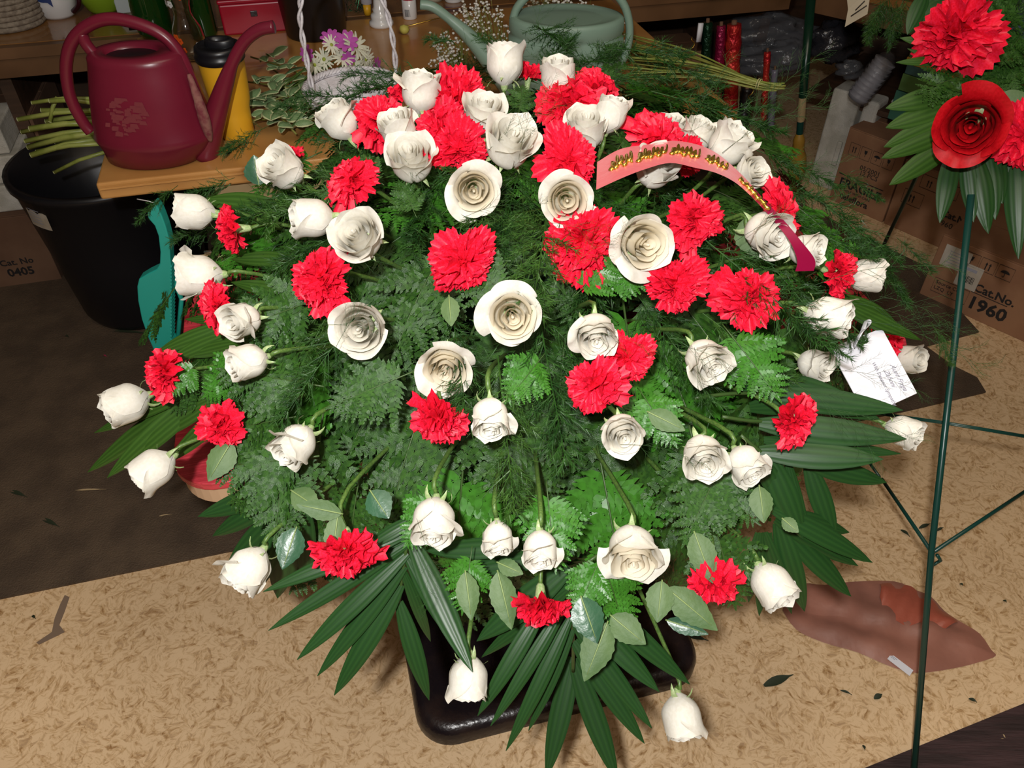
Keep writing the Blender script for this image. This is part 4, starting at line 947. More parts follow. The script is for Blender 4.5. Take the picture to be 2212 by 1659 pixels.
# ------------------------------------------------ baby's breath
def gyp(label, pts, seed, n=120, y=2.15, grp=None):
    q = random.Random(seed); B0 = PY(*pts[0], y); o = thing('gypsophila_spray', label, 'cut flowers', B0, group='gypsophila'); S = MB(); Fm = MB()
    for k in range(n):
        i = q.randrange(1, len(pts)); px, py = pts[i]; p_ = PY(px+q.gauss(0, 11), py+q.gauss(0, 11), y+q.uniform(-.04, .05))-B0
        if p_.z+B0.z < .76: p_.z = .765-B0.z
        r = q.uniform(.0025, .0048)
        Fm.lathe([(0, -r*.8), (r*.8, -r*.3), (r, r*.3), (r*.5, r*.8), (0, r*.6)], 7, c=p_)
        if k % 2 == 0: S.tube([p_*q.uniform(.35, .6)+Vector((0, 0, -.008)), p_], .0005, 3, cap=False)
    for i in range(1, len(pts)): S.tube([Vector(), PY(*pts[i], y)-B0], .0008, 4)
    tag(Fm.obj('blossoms', M_gyp, o), kind='stuff'); S.obj('stems', M_thinstalk, o)
gyp('white gypsophila tufts left of the sage watering can spout tip', [(1000,170),(958,105),(950,130),(965,125),(975,95),(965,150),(985,120),(955,85),(990,80),(960,165)], 1, 210)
gyp('white gypsophila cloud between sage spout and body', [(1080,150),(1010,45),(1030,25),(1050,55),(1075,35),(1020,70),(1060,85),(1045,10),(1085,65),(1005,25),(1030,100),(1075,95)], 2, 260, 2.22)
gyp('white gypsophila sticking out behind the sage can handle', [(1260,60),(1150,12),(1180,8),(1210,14),(1240,10),(1190,22),(1270,16),(1225,3),(1140,22)], 3, 170, 2.3)
gyp('white gypsophila seen right of the sage watering can', [(1320,160),(1332,70),(1338,100),(1330,125),(1335,55),(1345,90)], 4, 70, 2.3)
# ------------------------------------------------ stalk bundle and greens to the right
q = random.Random(21); tb = PZ(1665, 188, .80); t = thing('stalk_bundle', 'bundle of long green stalks tied with a rubber band reaching past the table corner', 'cut stems', tb)
for k in range(18):
    e = PZ(1345+q.uniform(-12, 20), 70+k*6.0, .775+q.uniform(0, .03))-tb; off = Vector((q.uniform(-.01, .01), q.uniform(-.012, .012), q.uniform(-.01, .01))); pm = e*.5+Vector((q.uniform(-.01, .01), 0, q.uniform(.0, .02)))
    P_ = spline([off+Vector((.01+q.uniform(0, .02), 0, 0)), off*.8+e*.06, pm, e], 5); MB().tube(P_, q.uniform(.0016, .0032), 6).obj('stalk', M_thinstalk if k % 3 else M_stalk, t)
rb = PZ(1642, 183, .80)-tb; dirb = (PZ(1600, 172, .80)-tb).normalized()
for s in (0, .006): 
    fm = frame(dirb, (0, 0, 1), rb+dirb*s); MB().tube([fm @ Vector((.014*math.cos(a*PI/8), .013*math.sin(a*PI/8), 0)) for a in range(17)], .0012, 5, cap=False).obj('rubber_band', mat('rubber_band', (.60, .52, .25), .6), t)
for i, (bx, by, tx, ty) in enumerate(((1340,170,1490,200),(1350,190,1500,185),(1345,150,1460,170),(1370,205,1470,215),(1330,200,1430,228),(1350,130,1470,150),(1340,110,1440,140),(1330,215,1400,235))):
    A, B = PZ(bx, by, .77), PZ(tx, ty, .765); put_tree(A, B-A, Vector((0, -.4, 1)), (B-A).length*1.05, 'feathery green sprig lying on the table right of the sage can', 'loose fern sprigs on the table')
for i, (bx, by, tx, ty) in enumerate(((1000,200,950,160),(1010,170,1040,110),(1020,190,985,120),(1060,180,1075,110))):
    A, B = PZ(bx, by, .77), PZ(tx, ty, .80); put_tree(A, B-A, Vector((0, -.6, 1)), (B-A).length*1.1, 'feathery green sprig lying on the work table behind the spray', 'fern sprigs behind the spray')

# ================================================================= left: bin, dustpan, boxes
bc = PZ(285, 655, 0); bc = Vector((-1.235, 2.22, 0))
t = thing('plant_bin', 'large black plastic bin full of green stems under the left end of the work table', 'bin', bc)
MB().lathe([(0,.004),(.17,.0),(.195,.01),(.205,.03),(.225,.25),(.25,.48),(.262,.49),(.262,.51),(.245,.51),(.22,.25),(.19,.03),(0,.02)], 40).obj('body', M_black, t)
lb = MB(); rows = [[Vector((.2435*math.cos(a)*1.012, .2435*math.sin(a)*1.012, z)) for a in [-2.25+i*.05 for i in range(8)]] for z in (.40, .47)]
lb.grid(rows).obj('label', mat('old_label', (.38, .32, .24), .8, noise=30, col2=(.45, .40, .32)), t)
for k in range(5):
    z = .455-.010*k; MB().grid([[Vector((.2475*math.cos(a), .2475*math.sin(a), zz)) for a in [-2.2+i*.04 for i in range(6)]] for zz in (z, z+.0025)]).obj('label_line', M_greyink, t)
q = random.Random(5); i = 0
for bx, by, tx, ty, r in ((190,215,70,222,4),(190,240,40,258,5),(195,250,90,238,5),(200,262,48,285,5),(200,268,65,278,6),(205,280,55,305,5),(200,287,62,318,6),(205,292,120,305,7),(205,300,68,335,6),(205,312,80,328,5),(210,330,118,372,4),(205,255,100,262,5),(190,225,108,218,5),(106,212,108,262,4)):
    A, B = PY(bx+18, by-2, 2.02+.012*(i % 3)), PY(tx, ty, 2.0+.012*(i % 4)); s_ = r*2.2/FPX*1.0
    if B.z < .52: B = B+Vector((0, -.04, .02)); 
    o = thing('cut_stem', 'thick green cut stem in the black bin' , 'stem', B, group='cut stems in the black bin'); MB().tube([Vector(), (A-B)*.5+Vector((0, 0, .006)), A-B], s_, 8).obj('stalk', M_stalk, o); MB().lathe([(0, 0), (s_*.95, 0), (s_*.95, .002), (0, .002)], 10).obj('cut_end', mat('cut_end', (.42, .45, .22), .6), o, ).matrix_local = frame(B-A, (0, 0, 1), (0, 0, 0)); i += 1
# teal dustpan hanging from the table
def px_poly(pts, y, th, name, m, parent, org, bevel=.002):
    P_ = [PY(x, yy_, y)-org for x, yy_ in pts]; V = [p_ for p_ in P_]+[p_+Vector((0, th, 0)) for p_ in P_]; n = len(P_)
    d = me(name, V, [tuple(range(n)), tuple(range(n, 2*n))[::-1]]+[(k, k+n, (k+1) % n+n, (k+1) % n) for k in range(n)], m, False); o = obj(name, d, parent)
    b_ = o.modifiers.new('b', 'BEVEL'); b_.width = bevel; b_.segments = 2; b_.limit_method = 'ANGLE'; return o
y0 = 1.60; og = PY(332, 440, y0)
t = thing('dustpan', 'teal plastic dustpan with toothed edge hanging from a string at the work table corner', 'dustpan', og)
hand = [(331,440),(325,452),(318,462),(320,472),(334,488),(342,510),(346,545),(345,570),(338,582),(318,592),(300,603),(296,620),(298,650),(306,690),(320,730),(336,765),(350,778)]
rt = [(376,778),(375,740)]
for k in range(22):
    y_ = 735-k*7.5; rt += [(372, y_), (369.5, y_-3.7)]
rt += [(368,560),(366,520),(358,490),(350,468),(343,452),(336,442)]
px_poly(hand+rt, y0, .03, 'pan', M_teal, t, og, .004)
MB().tube([PY(x, y, y0+.03)-og for x, y in ((368, 575), (378, 610), (392, 645), (380, 780))], .006, 8).obj('back_lip', M_teal, t)
MB().tube([PY(x, y, y0+.01)-og for x, y in ((296, 430), (318, 434), (340, 440))], .0013, 5).obj('string', M_wired, t)
# pen or knife on the stretcher
A, B = PY(440, 545, 1.60), PY(546, 536, 1.62); o = tag(MB().tube([(B-A)*f for f in (0, .02, .3, .32, .36, .38, .7, .72, .76, .98, 1)], [.002, .0042, .0045, .0038, .0038, .0052, .0052, .004, .0055, .005, .002], 10).obj('silver_pen', M_steel), 'silver pen on the wooden ledge under the work table', 'pen'); o.location = A
o = tag(MB().box((0, 0, 0), (.16, .05, .01), A0).obj('wooden_ledge', M_tan, None, bevel=.001), 'small wooden ledge carrying the silver pen', 'ledge'); o.location = PY(500, 552, 1.64)+Vector((0, 0, -.006))
# carton and foam blocks at far left
def carton(name, label, org, ang, w_, d_, h_, m, cat='box', open_=False, group=None):
    t = thing(name, label, cat, org, ang, group)
    MB().box((w_/2, d_/2, h_/2), (w_, d_, h_)).obj('carton', m, t, bevel=.003)
    for s in (0, 1): MB().box((w_/2, d_*(.25+.5*s), h_+.003), (w_*.995, d_*.485, .004)).obj('flap', m, t, False)
    return t
def ftext(t, body, size, x, z, m=M_ink, bold=.0, nm='lettering', align='LEFT'): return text(body, size, m, Matrix.Translation((x, -.0012, z)) @ Matrix.Rotation(PI/2, 4, 'X'), t, nm, align=align, bold=bold, ext=.0003)
def flat(t, pts, nm, m=M_ink):
    V = [Vector((x, -.0015, z)) for x, z in pts]; obj(nm, me(nm, V, [tuple(range(len(V)))], m, False), t)
def frame_box(t, x, z, w_, h_, r=.0012):
    MB().tube([(x, -.001, z), (x+w_, -.001, z), (x+w_, -.001, z+h_), (x, -.001, z+h_), (x, -.001, z)], r, 4, flat=.3).obj('printed_frame', M_ink, t, False)
def umbrella(t, x, z, s):
    flat(t, [(x+s*math.cos(a), z+s*.75*math.sin(a)) for a in [k*PI/10 for k in range(11)]], 'printed_umbrella')
    MB().tube(spline([(x, -.0015, z), (x, -.0015, z-.8*s), (x-.2*s, -.0015, z-.95*s), (x-.4*s, -.0015, z-.75*s)], 3), s*.07, 4).obj('printed_umbrella_handle', M_ink, t)
def arrows(t, x, z, s):
    for k in (-1, 1):
        flat(t, [(x+k*s*.4-.12*s, z-s), (x+k*s*.4+.12*s, z-s), (x+k*s*.4+.12*s, z+.3*s), (x+k*s*.4-.12*s, z+.3*s)], 'printed_arrow'); flat(t, [(x+k*s*.4-.3*s, z+.3*s), (x+k*s*.4+.3*s, z+.3*s), (x+k*s*.4, z+.95*s)], 'printed_arrow')
def goblet(t, x, z, s):
    flat(t, [(x-.5*s, z+.9*s), (x-.35*s, z), (x, z-.3*s), (x+.35*s, z), (x+.5*s, z+.9*s)], 'printed_goblet'); flat(t, [(x-.08*s, z-.3*s), (x+.08*s, z-.3*s), (x+.08*s, z-s), (x-.08*s, z-s)], 'printed_goblet')
o_ = PZ(-120, 640, 0); o2 = PZ(135, 605, 0); an = math.atan2((o2-o_).y, (o2-o_).x)
wd = (o2-o_).length
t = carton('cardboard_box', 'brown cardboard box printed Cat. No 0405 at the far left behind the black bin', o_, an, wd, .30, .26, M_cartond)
ftext(t, 'Cat. No', .032, wd-.165, .085, bold=.0006); ftext(t, '0405', .042, wd-.155, .042, bold=.0012); umbrella(t, wd-.20, .20, .028); frame_box(t, wd-.235, .165, .07, .07)
for k, (px, py, zz, w_, h_) in enumerate(((-20, 445, .26, .40, .09), (-30, 380, .352, .38, .09), (-40, 320, .445, .36, .09))):
    o = tag(MB().box((w_/2, .1, h_/2), (w_, .2, h_)).obj('foam_block', M_foam, None, bevel=.006), 'white foam block on the Cat. No 0405 box, %s of the stack' % ('bottom', 'middle', 'top')[k], 'foam block', 'white foam blocks at far left'); o.location = o_+Vector((.0, .03+.012*k, zz+.005)); o.rotation_euler[2] = an
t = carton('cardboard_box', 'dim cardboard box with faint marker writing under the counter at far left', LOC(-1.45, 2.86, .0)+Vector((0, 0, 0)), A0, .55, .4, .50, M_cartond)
MB().tube(spline([(.06, -.002, .45), (.04, -.002, .43), (.06, -.002, .41), (.075, -.002, .43), (.09, -.002, .41), (.10, -.002, .455), (.10, -.002, .41), (.12, -.002, .42), (.135, -.002, .41)], 4), .0018, 4).obj('marker_scribble', M_ink, t)

# ================================================================= right background
def onedge(px1, py1, px2, py2):
    a, b = PZ(px1, py1, 0), PZ(px2, py2, 0); return a, math.atan2((b-a).y, (b-a).x), (b-a).length
a, an, L = onedge(1790, 430, 1905, 481)
t = carton('cardboard_box', 'brown cardboard box printed FRAGILE, left of the row under the corner counter', a, an, L, .26, .30, M_carton)
ftext(t, 'FRAGILE', L*.20, L*.10, .075, bold=.0012); ftext(t, 'HANDLE WITH CARE', L*.06, L*.12, .058); ftext(t, 'teleflora', L*.15, L*.18, .026, bold=.0008); ftext(t, '05/2001', L*.11, L*.36, .165); ftext(t, '12 PCS', L*.11, L*.38, .145)
MB().box((L*.45, -.001, .121), (L*.8, .001, .003)).obj('printed_line', M_ink, t, False)
for k, f in enumerate((arrows, goblet, umbrella, goblet)): frame_box(t, L*(.10+.20*k), .205, L*.17, .048); f(t, L*(.185+.20*k), .230, .013)
a2, an2, L2 = onedge(1908, 482, 2010, 545)
t = carton('cardboard_box', 'brown cardboard box between the FRAGILE box and the Cat.No. 1960 box', a2, an, .36, .26, .26, M_carton)
ftext(t, 'Cat.N', .035, .19, .12, bold=.0008); ftext(t, '9601', .03, .20, .085); frame_box(t, .035, .11, .075, .055); arrows(t, .07, .137, .016)
for k, f in enumerate((arrows, umbrella)): frame_box(t, .08+.075*k, .19, .065, .05); f(t, .112+.075*k, .213, .014)
a3, an3, L3 = onedge(1984, 636, 2165, 718)
t = carton('cardboard_box', 'large brown cardboard box printed Cat.No. 1960 with a white shipping label', a3, an3, .46, .34, .235, M_carton)
ftext(t, 'Cat.No.', .040, .150, .098, bold=.001); MB().box((.205, -.001, .091), (.115, .001, .002)).obj('printed_line', M_ink, t, False); ftext(t, '1960', .062, .150, .035, bold=.002)
ftext(t, 'Source Code', .018, .036, .068); ftext(t, 'LZQ  LY', .018, .036, .047); frame_box(t, .03, .036, .115, .052)
for k, f in enumerate((goblet, arrows, umbrella)): frame_box(t, .085+.053*k, .172, .047, .045); f(t, .1085+.053*k, .193, .014)
LBm = mat('shipping_label', (.42, .37, .30), .7, noise=12, col2=(.50, .46, .40))
lb = MB().box((.065, -.001, .175), (.085, .0016, .075)).obj('shipping_label', LBm, t, False); lb2 = MB().box((.122, -.001, .135), (.07, .0016, .085)).obj('shipping_label', LBm, t, False)
for k in range(12): MB().box((.097+.004*k, -.0022, .125), (.0015+.001*(k % 3 == 0), .0006, .025)).obj('barcode_bar', M_ink, t, False)
for k in range(5): MB().box((.065, -.0022, .195-.01*k), (.05-.006*(k % 2), .0006, .002)).obj('label_line', M_greyink, t, False)
MB().box((.12, -.0022, .16), (.04, .0006, .010)).obj('label_line', M_greyink, t, False)
# box behind, and small box at right edge
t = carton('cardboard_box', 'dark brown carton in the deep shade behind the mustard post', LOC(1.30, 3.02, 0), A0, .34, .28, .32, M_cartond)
for z in (.20, .14, .10): MB().box((.13, -.001, z), (.13, .001, .010)).obj('printed_line', M_ink, t, False)
t = carton('cardboard_box', 'smaller brown carton stacked on the dark carton behind the stalk bundle', LOC(1.36, 3.04, .325), A0, .26, .22, .10, M_carton)
MB().box((.12, -.001, .05), (.12, .001, .012)).obj('printed_line', M_ink, t, False)
# styrofoam box upright pieces
sb = PZ(1745, 395, 0); t = thing('styrofoam_box', 'white styrofoam cooler standing on end left of the FRAGILE box', 'foam box', sb, an+.15)
MB().box((.055, .06, .20), (.11, .12, .40)).obj('end_panel', M_foam, t, bevel=.008); MB().box((.15, .07, .19), (.06, .10, .38)).obj('rib', M_foam, t, bevel=.012); MB().box((.085, -.004, .16), (.02, .012, .10)).obj('moulded_ridge', M_foam, t, bevel=.004)
t = thing('foam_slab', 'dirty white styrofoam slab on edge behind the FRAGILE box', 'foam box', a+Vector((.14, .12, .308)), an)
MB().box((.20, .1, .03), (.34, .16, .06)).obj('slab', M_foam, t, bevel=.01)
# green / mustard post
p0, p1 = PZ(1712, 470, 0), PY(1755, -40, 2.70); t = thing('painted_post', 'slim dark green pole with turned mustard wooden foot standing behind the spray', 'pole', p0); d = p1-p0; Lp = d.length; Mx = frame(d, (1, 0, 0), (0, 0, 0))
def lp(prof, nm, m): o = obj(nm, MB().lathe(prof, 18).mesh(nm, m), t, Mx); return o
lp([(.0, 0), (.010, 0), (.014, .03), (.015, .10), (.013, .15), (.016, .17), (.030, .20), (.034, .23), (.031, .27), (.020, .30), (.022, .31), (.020, .32), (.022, .33), (.018, .345), (.012, .36)], 'turned_foot', M_mustard)
lp([(.012, .36), (.012, .41)], 'green_sleeve', M_easel); lp([(.013, .41), (.015, .43), (.013, .50)], 'bare_wood_section', M_tan); lp([(.014, .50), (.0145, .9), (.014, Lp)], 'green_shaft', mat('dark_green_paint', (.004, .028, .014), .25))
# foil rolls leaning in the shelf, left to right
for px, py, top, rr, m, lb in ((1523,215,48,.018,M_grnfoil,'dark green foil roll, leftmost of the rolls under the counter'),(1552,205,55,.017,M_magfoil,'magenta foil roll behind the stalk bundle'),(1580,215,52,.027,M_redfoil,'crumpled bright red foil roll, tallest lit roll under the counter'),(1652,222,112,.012,M_redfoil,'thin red foil roll right of the tall rolls'),(1545,240,165,.02,M_magfoil,'short magenta foil roll under the stalk bundle'),(1582,228,182,.022,mat('ivory_roll', (.30, .25, .14), .6),'ivory paper roll end under the stalk bundle'),(1608,236,192,.020,M_black,'black roll end beside the ivory roll'),(1668,240,150,.012,mat('lilac_roll', (.14, .13, .18), .3),'thin lilac wrapping roll right of the red one')):
    yb = 2.82; B = PY(px-4, py+40, yb); T_ = PY(px+6, top, yb+.03); B.z = max(B.z, .012)
    o = thing('foil_roll', lb, 'roll', B, group='wrapping rolls under the counter'); d = T_-B; N = 16; Mx = frame(d, (1, 0, 0), (0, 0, 0)); q = random.Random(px)
    obj('roll', MB().lathe([(0, 0)]+[(rr*(1+.10*q.uniform(-1, 1)), d.length*k/N) for k in range(N+1)]+[(rr*.3, d.length), (rr*.3, d.length-.02)], 14).mesh('roll', m), o, Mx)
    obj('core', MB().lathe([(rr*.35, d.length*.9), (rr*.35, d.length+.012), (rr*.28, d.length+.012), (rr*.28, d.length*.9)], 10).mesh('core', M_cartond), o, Mx)
o = tag(MB().box((0, 0, 0), (.016, .01, .06), A0).obj('paper_tag', M_card), 'small white tag on the leftmost foil roll', 'tag'); o.location = PY(1511, 70, 2.79)
# twisted gold twig
for px, py in ((1495,105),(1622,205)):
    q = random.Random(px); c0 = PY(px, py, 2.75); o = tag(MB().tube([Vector((.008*math.sin(k*1.3), .004*math.cos(k*2), -.035+.008*k)) for k in range(10)], .0018, 5).obj('gold_twist', M_gold), 'gold twist tie %s' % ('at the top left of the foil rolls' if px < 1600 else 'hanging beside the black roll end'), 'tie'); o.location = c0
# crumpled cellophane bags
def bag(label, px, py, y, sx, sy, sz, m, seed):
    q = random.Random(seed); c0 = PY(px, py, y); mb = MB(); NN = 18; prof = []; V = []
    for i in range(NN+1):
        ph = PI*i/NN; V.append([Vector((math.sin(ph)*math.cos(a)*sx, math.sin(ph)*math.sin(a)*sy, math.cos(ph)*sz))*(1+.16*math.sin(3*a+i+seed)+.12*q.uniform(-1, 1)*math.sin(ph)) for a in [2*PI*k/24 for k in range(25)]])
        V[-1][-1] = V[-1][0]
    o = tag(mb.grid(V).obj('plastic_bag', m), label, 'bag', 'plastic bags on the shelf'); o.location = c0; return o
bag('crumpled clear plastic bag with sparkling folds, upper left of the mustard post', 1660, 75, 3.15, .16, .09, .07, M_cel, 1)
bag('grey cloudy plastic bag left of the green pole', 1650, 130, 3.05, .15, .09, .05, M_cel, 2)
bag('pale plastic bag touching the green pole', 1700, 118, 3.0, .08, .06, .05, M_cel, 3)
bag('dark plastic bag right of the green pole', 1800, 90, 3.15, .10, .07, .07, mat('dark_bag', (.02, .02, .025), .2, bump=(25, 1)), 4)
bag('crumpled white plastic wrap beside the cellophane sleeve', 1835, 150, 2.95, .05, .04, .03, M_cel, 5)
o = tag(MB().tube([Vector((.11*math.cos(a*.2), .0, .11*math.sin(a*.2)*.6)) for a in range(0, 17)], .008, 8).obj('copper_hoop', mat('copper', (.30, .12, .06), .3, metal=.7)), 'dull copper hoop deep on the shelf right of the green pole', 'hoop'); o.location = PY(1785, 115, 3.2)
# cellophane sleeve with cups
p_ = PY(1880, 175, 2.78); t = thing('cup_sleeve', 'sleeve of paper cups in shiny cellophane leaning by the coloured sheets', 'sleeve', p_); ax_ = frame(Vector((.35, -.1, .9)), (1, 0, 0), (0, 0, 0))
obj('cups', MB().lathe([(0, -.075)]+[p2 for k in range(9) for p2 in ((.034, -.073+.017*k), (.040, -.060+.017*k), (.040, -.058+.017*k))]+[(0, .085)], 20).mesh('cups', mat('cup_white', (.22, .22, .25), .5)), t, ax_)
obj('wrapper', MB().lathe([(.02, -.095), (.043, -.07), (.044, .05), (.03, .09), (.01, .11)], 20).mesh('w', mat('clear_wrap', (.2, .2, .22), .1, bump=(40, 1), alpha=.15, spec=1)), t, ax_)
# stack of coloured tissue
cols = [(.02,.09,.06), (.06,.13,.03), (.03,.08,.08), (.42,.22,.04), (.07,.13,.04), (.34,.04,.10), (.42,.22,.04), (.34,.04,.10), (.04,.07,.15), (.05,.08,.13)]
hz = [.10,.055,.03,.022,.03,.03,.022,.03,.035,.045]; p_ = PY(1895, 252, 2.62); an4 = an; z = 0
for k, (c_, h_) in enumerate(zip(cols, hz)):
    nm = ('dark teal','olive green','slate green','ochre','moss green','wine pink','amber','deep pink','navy blue','steel blue')[k]
    o = tag(MB().box((.2+.004*(k % 3), .15, h_/2), (.34, .28, h_*.96)).obj('tissue_stack', mat('tissue_%d' % k, c_, .8), None, bevel=.002), '%s block in the stack of coloured tissue behind the easel palm' % nm, 'tissue paper', 'stacked coloured tissue'); o.location = p_+Vector((0, 0, z)); o.rotation_euler[2] = an4; z += h_

# ================================================================= floor bits
pts = [(1690,1320),(1700,1285),(1735,1262),(1780,1265),(1840,1258),(1930,1257),(1975,1275),(2010,1290),(2040,1322),(2075,1345),(2115,1370),(2140,1405),(2150,1418),(2120,1430),(2060,1445),(1980,1455),(1920,1440),(1850,1410),(1780,1390),(1720,1362)]
def tissue():
    q = random.Random(8); C = PZ(1900, 1350, 0); rows = []; K = 18; n = len(pts)*3; ring = spline([PZ(x, y, 0)-C for x, y in pts]+[PZ(*pts[0], 0)-C], 3)
    for k in range(K+1):
        f = k/K; rows.append([Vector((p_.x*f, p_.y*f, .003+(1-f**4)*(.006*(1+math.sin(p_.x*f*26+p_.y*f*31+math.sin(p_.y*f*22)*2))+.004*(1+math.sin(p_.x*f*61-p_.y*f*35+1))))) for i, p_ in enumerate(ring)])
    o = tag(MB().grid(rows).obj('crumpled_tissue', M_pinkcloth), 'crumpled wet reddish tissue sheet lying on the tan floor at right', 'tissue'); o.location = C
    fold = spline([PZ(1900,1290,.01)-C, PZ(1915,1330,.014)-C, PZ(1960,1350,.016)-C, PZ(2000,1345,.016)-C, PZ(2040,1360,.012)-C], 5); a_ = [PZ(1900,1262,.006)-C, PZ(1950,1262,.006)-C, PZ(1990,1282,.006)-C, PZ(2030,1312,.006)-C, PZ(2070,1345,.006)-C]; a_ = spline(a_, 5)
    MB().grid([[u.lerp(v_, s_)+Vector((0, 0, .012*math.sin(PI*s_)+.004*math.sin(i*1.1))) for s_ in (0, .25, .5, .75, 1)] for i, (u, v_) in enumerate(zip(fold, a_))]).obj('folded_corner', mat('red_tissue_fold', (.40, .10, .06), .4, bump=(16, .5)), o)
tissue()
c4 = [PZ(1925,1412,.012), PZ(1973,1448,.012), PZ(1965,1460,.012), PZ(1917,1423,.012)]; mb = MB(); mb.add([p_-c4[0] for p_ in c4]+[p_-c4[0]-Vector((0, 0, .0008)) for p_ in c4], [(0, 1, 2, 3), (4, 5, 6, 7), (0, 1, 5, 4), (1, 2, 6, 5), (2, 3, 7, 6), (3, 0, 4, 7)])
t = thing('paper_label', 'small white paper label lying on the red tissue edge', 'label', c4[0]); mb.obj('paper', M_card, t, False)
x_ = (c4[1]-c4[0]).normalized(); y_ = Vector((-x_.y, x_.x, 0)); [MB().box(x_*(.010-.002*k)-y_*(.004+.0035*k)+Vector((0, 0, .0005)), (.013-.003*k, .0012, .0003), math.atan2(x_.y, x_.x)).obj('printed_line', M_greyink, t, False) for k in (0, 1)]
def litter(px, py, tx, ty, w_, lb, m=M_litter):
    A, B = PZ(px, py, .003), PZ(tx, ty, .005); d = B-A; s_ = Vector((-d.y, d.x, 0)).normalized(); ww = w_*1.7/FPX; rows = [[d*f+s_*u*ww*.5*math.sin(PI*min(.97, f+.1))+Vector((0, 0, .003*math.sin(PI*f)+.002*abs(u))) for u in (-1, 0, 1)] for f in [k/6 for k in range(7)]]
    o = tag(MB().grid(rows).obj('leaf_scrap', m), lb, 'leaf scrap', 'leaf scraps on the floor'); o.location = A
for a_ in ((1650,1482,1714,1458,20,'dark torn leaf scrap on the tan floor, largest, right of the lowest rose'),(1945,1145,1965,1160,10,'dark leaf scrap near the easel brace joint'),(1985,1142,2010,1132,10,'leaf scrap left of the easel rod joint'),(2022,1148,2038,1140,7,'tiny dark leaf scrap right of the easel rod'),(1815,1492,1840,1502,6,'short twiggy scrap below the red tissue'),
  (1888,1510,1906,1500,12,'green leaf scrap below the white paper label'),(2092,1510,2110,1518,8,'green leaf scrap right of the easel rod at the bottom'),(2158,1590,2172,1598,12,'tan leaf scrap on the ribbed mat'),(2072,1262,2080,1266,7,'dark seed on the floor right of the easel rod'),(2166,1298,2174,1302,7,'dark seed near the right edge'),(1866,1041,1874,1044,5,'reddish crumb above the palm tips'),
  (1480,1372,1530,1385,14,'thin dark scrap by the right side of the black base'),(1863,1610,1868,1622,6,'dark crumb near the bottom edge'),(230,715,330,722,14,'green leaf scrap on the dark mat by the black bin'),(140,725,150,730,8,'dark crumb on the dark mat under the bin'),(70,1330,78,1338,6,'dark crumb on the tan floor at left'),(90,1120,130,1140,12,'green scrap on the dark mat at left'),(20,1060,60,1075,12,'dull green scrap at far left of the dark mat'),(155,1062,230,1058,6,'thin dry stem on the dark mat at left'),(340,1118,372,1112,4,'pale dry stem scrap on the dark mat near the table corner'),(222,768,232,772,6,'pink petal crumb on the dark mat')):
    litter(*a_, m=(mat('petal_crumb', (.4, .03, .08), .6) if 'petal' in a_[5] else M_tan if ('tan leaf' in a_[5] or 'dry' in a_[5]) else M_litter))
def stain():
    pts_ = [(140,1285),(150,1290),(140,1320),(128,1350),(140,1365),(120,1375),(85,1392),(78,1388),(112,1365),(118,1335),(130,1305)]; C = PZ(120, 1340, .0008)
    o = tag(me_o('floor_scuff', [PZ(x, y, .0009)-C for x, y in pts_]), 'grey smeared scuff on the tan floor at the lower left', 'stain'); o.location = C
def me_o(nm, V): return obj(nm, me(nm, V+[v-Vector((0, 0, .0006)) for v in V], [tuple(range(len(V)))[::-1], tuple(range(len(V), 2*len(V)))]+[(k, (k+1) % len(V), (k+1) % len(V)+len(V), k+len(V)) for k in range(len(V))], mat('scuff', (.22, .15, .10), .7), False))
stain()
# small white shell-like object at right edge
o = bag('pale crumpled cloth end at the right edge beside the easel', 2215, 868, 1.95, .05, .04, .035, mat('pale_cloth', (.42, .36, .28), .8, bump=(40, .5)), 9); o.name = 'cloth_bundle'; o['category'] = 'cloth'; del o['group']; o.location.z = .04

# ================================================================= easel with second spray at right
jt = PT(2012, 1192, 1.42)
t = thing('wire_easel', 'dark green wire easel carrying the second spray at the right', 'easel', Vector((jt.x, jt.y, 0)))
og = Vector((jt.x, jt.y, 0))
def ez(name, pp, r): MB().tube([p_-og for p_ in pp], r, 8).obj(name, M_easel, t)
top = PT(2098, 420, 1.30); bot = PT(1972, 1700, 1.50)
bot = PZ(1970, 1720, .01)
ez('front_leg', [top, jt, bot], .0058)
ez('rear_leg', [PT(2030, 230, 1.55), PT(1990, 360, 1.75), PZ(1880, 590, .01)], .0052)
ez('cross_wire', [PT(1870, 888, 1.62), PT(2040, 912, 1.42), PT(2230, 944, 1.42)], .0022); ez('cross_wire', [PT(1870, 891, 1.62), PT(2040, 915, 1.42), PT(2230, 947, 1.42)], .0018)
ez('brace', [PT(1900, 1030, 1.66), PT(1860, 975, 1.72)], .003); ez('brace', [jt, PT(1905, 1035, 1.65)], .0036); ez('brace', [jt+Vector((.004, 0, 0)), PT(2235, 1048, 1.55)], .0036)
ez('weld_loop', [jt+Vector((.01, -.004, -.004)), jt+Vector((.022, -.004, -.02)), jt+Vector((.014, -.004, -.034)), jt+Vector((.004, -.004, -.02))], .0032)
G2 = 'flowers of the easel spray'
REDROSE = (ROSES[3][0].copy(), [p_.copy() for p_ in ROSES[3][1]])
for d_ in [REDROSE[0]]+REDROSE[1]: d_.materials.clear(); d_.materials.append(M_redrose)
SO_keep = SO.copy(); SO = PT(2260, 190, 1.55)
carn(2066, 78, .1, .1, 150, 'large round red carnation on the easel spray at the top right', P=PT(2066, 78, 1.28), grp=G2)
rose(2100, 268, -.05, .15, 118, 3, 'dark red open rose on the easel spray below the large carnation', red=True, P=PT(2100, 268, 1.24), grp=G2)
carn(2215, 292, .1, .1, 110, 'red carnation cut by the right frame edge beside the dark red rose', P=PT(2215, 292, 1.25), grp=G2)
DF = lambda x, y: PT(x, y, 1.33)
